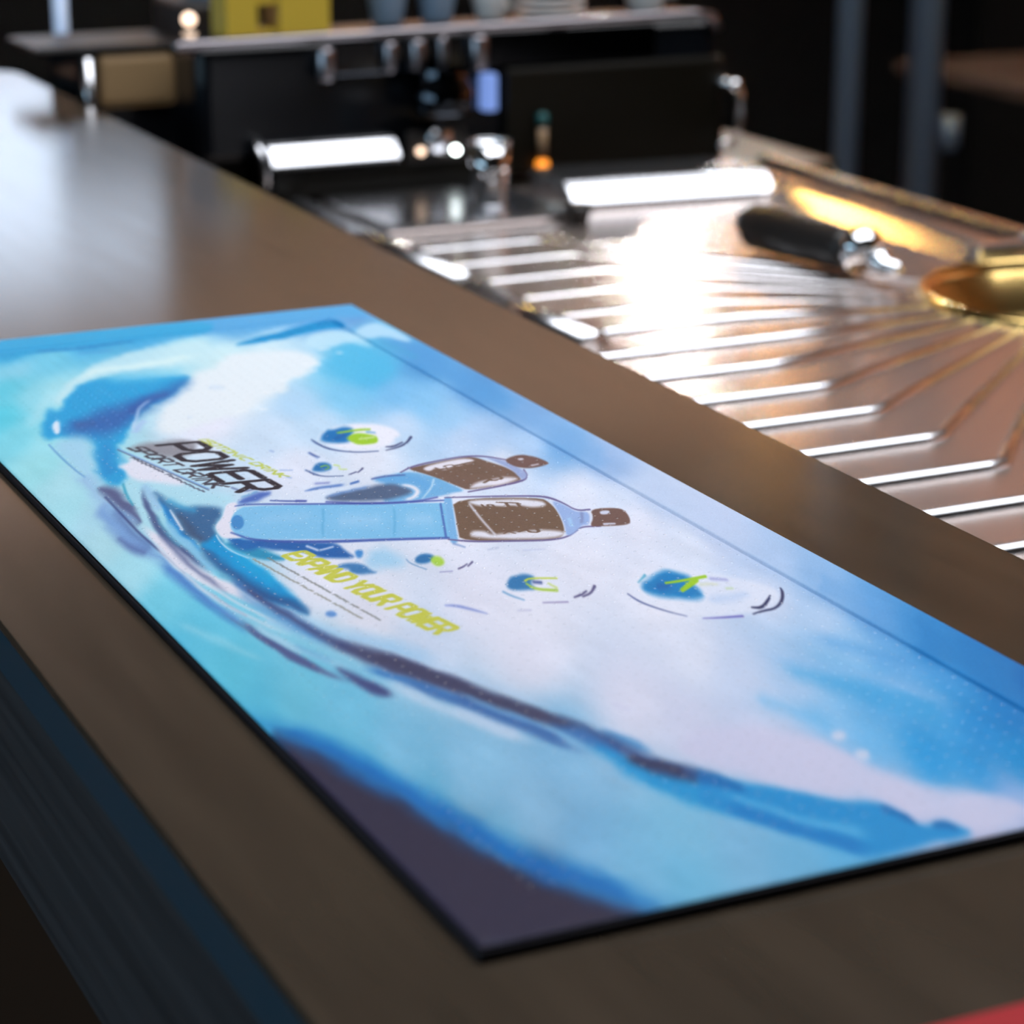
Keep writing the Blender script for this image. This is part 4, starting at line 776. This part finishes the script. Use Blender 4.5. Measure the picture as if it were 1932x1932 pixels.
# back ledge with a rolled front edge
bm = bmesh.new()
prof = [(.649, SZ), (.646, SZ+.003), (.6475, SZ+.0065), (.652, SZ+.013), (.659, SZ+.0205), (.664, SZ+.0245), (.669, SZ+.026), (.735, SZ+.026), (.735, SZ)]
a = [bm.verts.new((.458, y-.008, SZ+(z-SZ)*.9)) for y, z in prof]; b_ = [bm.verts.new((.646, y-.026, SZ+(z-SZ)*.9)) for y, z in prof]
for k in range(len(prof)): bm.faces.new((a[k], a[(k+1) % len(prof)], b_[(k+1) % len(prof)], b_[k]))
bm.faces.new(a); bm.faces.new(b_)
S_('back_ledge', bm, 'satin')
S_('drip_plate', B(.270, .440, .602, .757, SZ+.0005, SZ+.008, bevel=.003), 'satin')

# ================================================================ things on the drainer
t = empty('bar_tool', (.585, .47, SZ), label='bar tool with thick black handle and chrome collar lying on the drainer', cat='tool')
ax = Vector((0.0214, -0.1155, 0)).normalized(); z_h = SZ+.0208
def along(s, r): p = Vector((0.5098, 0.4292, z_h)) + ax*s*.74; return (p.x, p.y, p.z - (.019-min(r, .019))*.6)
prof = [(-.004, .008), (-.001, .0155), (.006, .0180), (.05, .0188), (.10, .0178), (.14, .0162), (.158, .0155)]
at_parent(obj('handle', tube([along(s, r) for s, r in prof], [r for s, r in prof], 18), 'black_plastic', smooth=True), t)
prof = [(.1585, .0165), (.163, .0185), (.170, .0185), (.175, .0150), (.181, .0085)]
at_parent(obj('collar', tube([along(s, r) for s, r in prof], [r for s, r in prof], 18), 'chrome', smooth=True), t)
prof = [(.1815, .0065), (.19, .0095), (.197, .0095), (.203, .006), (.220, .0055), (.223, .003)]
at_parent(obj('shaft', tube([along(s, r) for s, r in prof], [r for s, r in prof], 14), 'chrome', smooth=True), t)
t = empty('shot_cup', (.385, .652, SZ+.008), label='small polished steel shot cup standing on the drip plate', cat='cup')
def part(o, p): o.parent = p; return o
part(obj('body', lathe([(.0005, .001), (.0145, .001), (.0150, .003), (.0165, .030), (.0178, .052), (.0170, .052), (.0158, .030), (.0142, .004), (.0005, .0035)], 32), 'chrome', smooth=True), t)
part(obj('rim', lathe([(.0179, .0515), (.0186, .0535), (.0179, .0555), (.0170, .0540), (.0170, .0525)], 32), 'satin', smooth=True), t)
t = empty('rubber_stopper', (.437, .588, SZ), label='small dark rubber stopper by the left end of the back ledge', cat='stopper')
part(obj('plug', lathe([(.0005, 0), (.008, 0), (.0095, .010), (.0005, .010)], 20), 'black_plastic'), t)
part(obj('cap', lathe([(.0005, .0101), (.0125, .0101), (.0135, .012), (.0125, .016), (.0005, .016)], 20), 'black_plastic', smooth=True), t)

# ================================================================ the coffee machine
MZ = SZ
mc = empty('coffee_machine', (.45, .84, MZ), label='black and chrome coffee machine at the back of the bar', cat='coffee machine')
def P_(name, bm, m, smooth=False): return at_parent(obj(name, bm, m, smooth=smooth), mc)
MV = .800                                     # plane of the machine front
P_('body', B(.180, .688, MV, .872, SZ+.03, .046, bevel=.012, seg=3), 'black_gloss')
P_('base', B(.24, .70, MV+.012, .86, SZ+.006, SZ+.0295), 'brown_panel')
for x, y in ((.27, .83), (.66, .83), (.27, .855), (.66, .855)): P_('foot', lathe([(.0005, 0), (.011, 0), (.010, .0055), (.0005, .0055)], 16, at=(x, y, SZ)), 'black_plastic')
P_('front_panel', B(.465, .690, MV-.012, MV-.0005, SZ+.004, .012, bevel=.004), 'brown_panel')
P_('chrome_band', B(.30, .62, MV-.006, MV-.0005, .014, .044, bevel=.002), 'black_metal')
P_('top_rail', tube([(.160, MV-.004, .046), (.163, MV-.004, .0475), (.40, MV-.004, .0490), (.660, MV-.004, .0515), (.680, MV-.004, .048), (.686, MV-.004, .036)], .0042, 12), 'rail', True)
P_('top_tray', B(.185, .68, MV+.006, .868, .0465, .0495), 'black_metal')
# drip tray with a bright rolled front edge
P_('drip_tray', B(.238, .425, MV-.028, MV-.0005, SZ+.004, SZ+.030), 'brown_panel')
bm = bmesh.new()
prof = [(MV-.0285, SZ+.0305), (MV-.034, SZ+.0320), (MV-.0335, SZ+.0350), (MV-.029, SZ+.0420), (MV-.022, SZ+.0490), (MV-.016, SZ+.0515), (MV-.0005, SZ+.0515), (MV-.0005, SZ+.0305)]
a = [bm.verts.new((.234, y, z)) for y, z in prof]; b_ = [bm.verts.new((.352, y, z)) for y, z in prof]
for k in range(len(prof)): bm.faces.new((a[k], a[(k+1) % len(prof)], b_[(k+1) % len(prof)], b_[k]))
bm.faces.new(a); bm.faces.new(b_)
P_('drip_edge', bm, 'satin')
P_('corner_trim', tube([(.229, MV-.006, SZ+.054), (.229, MV-.018, SZ+.046), (.231, MV-.022, SZ+.03), (.232, MV-.022, SZ+.008)], .0045, 12), 'satin', True)
# brew group
P_('group_head', lathe([(.001, 0), (.026, 0), (.028, .004), (.028, .022), (.022, .030), (.022, .040)], 28, at=(.395, MV-.03, -.02)), 'black_metal', True)
P_('blue_strip', B(.442, .455, MV-.016, MV-.0005, -.024, .009, bevel=.002), 'blue_strip')  # blue strip given its own glow
P_('button', lathe([(.001, -.006), (.0125, -.005), (.013, 0), (.001, .001)], 20, at=(.388, MV-.036, -.042), axis='y'), 'satin', True)
ib = P_('dot_bar', B(.360, .416, MV-.031, MV-.0285, -.062, -.034, bevel=.001), 'black_plastic')
def sub(o, p): o.parent = p; o.matrix_parent_inverse = Matrix(); return o
for x, z, m in ((.372, -.052, 'pink_dot'), (.4055, -.053, 'white_dot')):
    q = obj('glow_dot', lathe([(.0005, -.003), (.0022, -.0025), (.0032, 0), (.0032, .004)], 16, at=(x, MV-.034, z), axis='y'), m, smooth=True); sub(q, ib)  # bright dots, the glow is put into their material
for x, w_, z0, z1 in ((.292, .013, .012, .040), (.352, .010, .016, .042), (.378, .012, .016, .043), (.402, .008, .017, .044), (.437, .014, .014, .044)):
    P_('rail_post', lathe([(w_*.5, z0), (w_*.6, z0+.003), (w_*.6, z1-.003), (w_*.5, z1)], 18, at=(x, MV-.013, 0), cap=True), 'rail', True)
# steam wand on the right
sw = P_('steam_wand', tube([(.680, MV-.008, -.010), (.690, MV-.022, -.012), (.698, MV-.026, -.020), (.7005, MV-.027, -.035), (.699, MV-.027, -.055), (.692, MV-.027, -.066), (.676, MV-.027, -.069)], .0042, 12), 'chrome', True)
sub(obj('joint', lathe([(.0005, -.006), (.006, -.004), (.0075, 0), (.006, .004), (.0005, .006)], 18, at=(.692, MV-.026, -.013)), 'chrome', smooth=True), sw)
# sight glass with an orange lamp
sg = P_('sight_glass', tube([(.498, MV-.018, -.070), (.498, MV-.018, -.040)], .0042, 12), 'amber', True)
sub(obj('orange_lamp', lathe([(.0005, -.0055), (.0052, -.005), (.0058, 0), (.0052, .006), (.0005, .0065)], 16, at=(.498, MV-.018, -.0775)), 'orange_lamp', smooth=True), sg)
sub(obj('cap', lathe([(.0005, 0), (.0052, 0), (.0052, .010), (.0005, .012)], 16, at=(.498, MV-.018, -.0395)), 'teal', smooth=True), sg)

# on top of the machine
TOPZ = .0497
def cup(x, y, r, h, label, group, m='white_china', handle=True):
    t = empty('coffee_cup' if handle else 'glass_tumbler', (x, y, TOPZ), label=label, cat='cup' if handle else 'glass', group=group)
    part(obj('body', lathe([(.0005, .001), (r*.62, .001), (r*.66, .004), (r*.9, h*.5), (r, h), (r*.94, h), (r*.84, h*.5), (r*.58, .006), (r*.001+.0003, .005)], 28), m, smooth=True), t)
    if handle:
        part(obj('handle', tube([(r*.93, 0, h*.78), (r*1.35, 0, h*.8), (r*1.5, 0, h*.55), (r*1.3, 0, h*.28), (r*.84, 0, h*.3)], .003, 8), m, smooth=True), t)
    return t
t = empty('yellow_jug', (.262, .838, TOPZ), label='yellow plastic jug with a grip hole on top of the coffee machine', cat='jug')
bm = bmesh.new()
prism([(-.048, -.02), (-.020, -.02), (-.020, .02), (-.048, .02)], 0, .042, bm)
prism([(.000, -.022), (.046, -.022), (.046, .022), (.000, .022)], 0, .042, bm)
prism([(-.0199, -.018), (-.0001, -.018), (-.0001, .018), (-.0199, .018)], 0, .005, bm)
prism([(-.0199, -.018), (-.0001, -.018), (-.0001, .018), (-.0199, .018)], .026, .042, bm)
part(obj('body', bm, 'yellow'), t)
part(obj('spout', lathe([(.012, .0421), (.012, .050), (.009, .053), (.009, .045)], 20, at=(.02, 0, 0)), 'yellow', smooth=True), t)
part(obj('cap', lathe([(.0005, .0535), (.0135, .0535), (.0135, .060), (.0005, .061)], 20, at=(.02, 0, 0)), 'black_plastic', smooth=True), t)
cup(.372, .84, .021, .07, 'pale blue glass tumbler on the machine next to the yellow jug', 'tumblers on the coffee machine', 'blue_glass', False)
cup(.420, .84, .021, .07, 'pale blue glass tumbler on the machine, second from the yellow jug', 'tumblers on the coffee machine', 'blue_glass', False)
for k in range(4):
    t = empty('saucer', (.530, .835, TOPZ+.0068*k), label='white saucer in the stack on the coffee machine, %s' % ('at the bottom', 'second from below', 'third from below', 'on top')[k], cat='saucer', group='saucers stacked on the machine')
    part(obj('dish', lathe([(.0005, .0005), (.020, .0005), (.022, .0015), (.032, .004), (.033, .0066), (.032, .0068), (.021, .0030), (.0005, .0025)], 36), 'white_china', smooth=True), t)
    part(obj('foot_ring', lathe([(.018, .0004), (.0195, 0), (.021, .0004)], 36), 'white_china', smooth=True), t)
cup(.630, .835, .024, .05, 'white coffee cup on the machine right of the saucers', 'cups on the coffee machine')
cup(.472, .838, .019, .04, 'small white coffee cup on the machine left of the saucers', 'cups on the coffee machine')

# ================================================================ far end of the bar
t = empty('service_box', (.145, .94, SZ), label='dark box with rounded tan front panel behind the far counter end', cat='box')
part(obj('case', B(-.040, .056, -.035, .06, .0005, .122, bevel=.004), 'black_gloss'), t)
part(obj('tan_panel', B(-.022, .047, -.0415, -.0352, .074, .119, bevel=.0055, seg=3), 'tan'), t)
part(obj('lid', B(-.076, .060, -.038, .063, .1222, .128, bevel=.002), 'black_plastic'), t)
part(obj('post_reflection', tube([(-.030, -.040, .03), (-.032, -.040, .118)], .005, 12), 'satin', smooth=True), t)  # rod standing in for the post's reflection on the box face
t = empty('slim_post', (.135, 1.06, SZ), label='slim pale blue post standing behind the tan panelled box', cat='post')
part(obj('pole', tube([(0, 0, .008), (0, 0, .172)], .0070, 16), 'pale_post', smooth=True), t)
part(obj('foot', lathe([(.0005, 0), (.02, 0), (.018, .006), (.008, .0079), (.0005, .0079)], 24), 'chrome', smooth=True), t)
t = empty('black_grinder', (.250, .96, SZ), label='black coffee grinder with a small warm glowing dot behind the yellow jug', cat='grinder')
part(obj('case', B(-.042, .030, -.04, .05, 0, .160, bevel=.006), 'black_plastic'), t)
part(obj('hopper', lathe([(.022, .1605), (.030, .20), (.034, .23), (.0005, .232)], 24, at=(0, .005, 0)), 'blue_glass', smooth=True), t)
part(obj('lamp', lathe([(.0005, -.003), (.0045, -.002), (.0055, 0), (.0055, .004)], 18, at=(-.037, -.0445, .145), axis='y'), 'pink_dot', smooth=True), t)  # bright dot given its own glow
part(obj('knob', lathe([(.0005, -.012), (.007, -.011), (.008, 0), (.008, .001)], 18, at=(-.008, -.041, .128), axis='y'), 'chrome', smooth=True), t)

# worktop that carries the machine and the far things
t = empty('back_worktop', (.42, .98, FZ), label='dark worktop under the coffee machine beyond the drainer', cat='worktop')
at_parent(obj('slab', B(.10, .80, .762, 1.30, SZ-.03, SZ), 'brown_panel'), t)
at_parent(obj('cabinet', B(.12, .78, .79, 1.28, FZ, SZ-.0302), 'kick'), t)

# ================================================================ posts in the dark behind
for k, (x, y, r, lab) in enumerate(((1.742, 2.2, .021, 'slim blue grey post in the dark room behind the drainer'), (1.925, 2.25, .029, 'thicker blue grey post with a clamp, right of the slim one'))):
    t = empty('room_post', (x, y, FZ), label=lab, cat='post', group='posts behind the bar')
    part(obj('shaft', tube([(0, 0, .0125), (0, 0, CZ-FZ-.001)], r, 20), 'post', smooth=True), t)
    part(obj('base_plate', lathe([(.0005, 0), (r*2, 0), (r*2, .008), (r*1.4, .012), (.0005, .012)], 28), 'post'), t)
    if k: part(obj('clamp', lathe([(.0005, -.03), (.02, -.028), (.02, .028), (.0005, .03)], 18, at=(r+.017, -.01, .70)), 'post', smooth=True), t)
t = empty('side_table', (2.75, 2.6, FZ), label='dark side table with a brown top edge in the background', cat='table')
part(obj('table_top', B(-.45, .45, -.3, .3, .70, .725, bevel=.004), 'shelf'), t)
for x in (-.4, .4):
    for y in (-.25, .25): part(obj('leg', B(x-.02, x+.02, y-.02, y+.02, 0, .6998), 'frame'), t)

# ================================================================ red menu at the near end
t = empty('menu_folder', (-.035, -.899, 0), label='red menu folder lying on the near end of the counter', cat='menu')
part(obj('cover', B(-.145, .09, -.10, .099, .0003, .0018, bevel=.0006), 'red'), t)
part(obj('pages', B(-.140, .085, -.097, .094, .0019, .0042), 'paper'), t)
part(obj('cover', B(-.145, .09, -.10, .099, .0043, .0060, bevel=.0006), 'red'), t)

# ================================================================ lamps hanging behind the machine and on the walls
def pendant(x, y, z, label, lens='pendant', cat='light'):
    t = empty('pendant_lamp', (x, y, CZ), label=label, cat=cat, group='pendant lamps')
    part(obj('cord', tube([(0, 0, -.001), (0, 0, z-CZ+.16)], .003, 8), 'black_plastic'), t)
    h = z-CZ
    part(obj('shade', lathe([(.018, h+.16), (.03, h+.15), (.080, h+.09), (.084, h), (.081, h), (.078, h+.085), (.026, h+.14)], 32), 'lamp_shade', smooth=True), t)  # deep skirt shaped to keep the lens out of the counter's reflection
    part(obj('lens', lathe([(.0005, h+.050), (.05, h+.052), (.076, h+.058), (.0005, h+.065)], 32), lens, smooth=True), t)
pendant(1.60, 2.33, 1.02, 'black pendant lamp with a bright white lens behind the coffee machine')
pendant(.72, 1.75, .70, 'unseen black pendant lamp with an amber lens, added straight behind the coffee machine', 'warm_lens')  # added to streak the drainer's right ledge with gold
pendant(2.05, 1.75, .80, 'black pendant lamp with an amber lens right of the white one', 'warm_lens')
for k, (x, z) in enumerate(((2.92, 1.20), (3.10, 1.31), (3.34, 1.22))):
    t = empty('wall_lamp', (x, Y1-.001, z), label='small warm bulb lamp on the far wall, %s from the window' % ('nearest', 'second', 'third')[k], cat='light', group='bulb lamps on the far wall')
    part(obj('back_plate', lathe([(.0005, -.001), (.04, -.001), (.04, -.012), (.0005, -.014)], 24, axis='y'), 'lamp_shade'), t)
    part(obj('bulb', lathe([(.0005, -.10), (.018, -.095), (.026, -.07), (.018, -.045), (.012, -.035)], 20, axis='y'), 'bulb', smooth=True), t)
    part(obj('socket', lathe([(.014, -.036), (.014, -.0141)], 16, axis='y', cap=True), 'lamp_shade'), t)

# render quality
sc.cycles.use_denoising = True
sc.cycles.use_light_tree = False
sc.cycles.max_bounces = 6; sc.cycles.diffuse_bounces = 3; sc.cycles.glossy_bounces = 4; sc.cycles.transmission_bounces = 2
sc.cycles.sample_clamp_indirect = 6.0
sc.cycles.caustics_reflective = False; sc.cycles.caustics_refractive = False
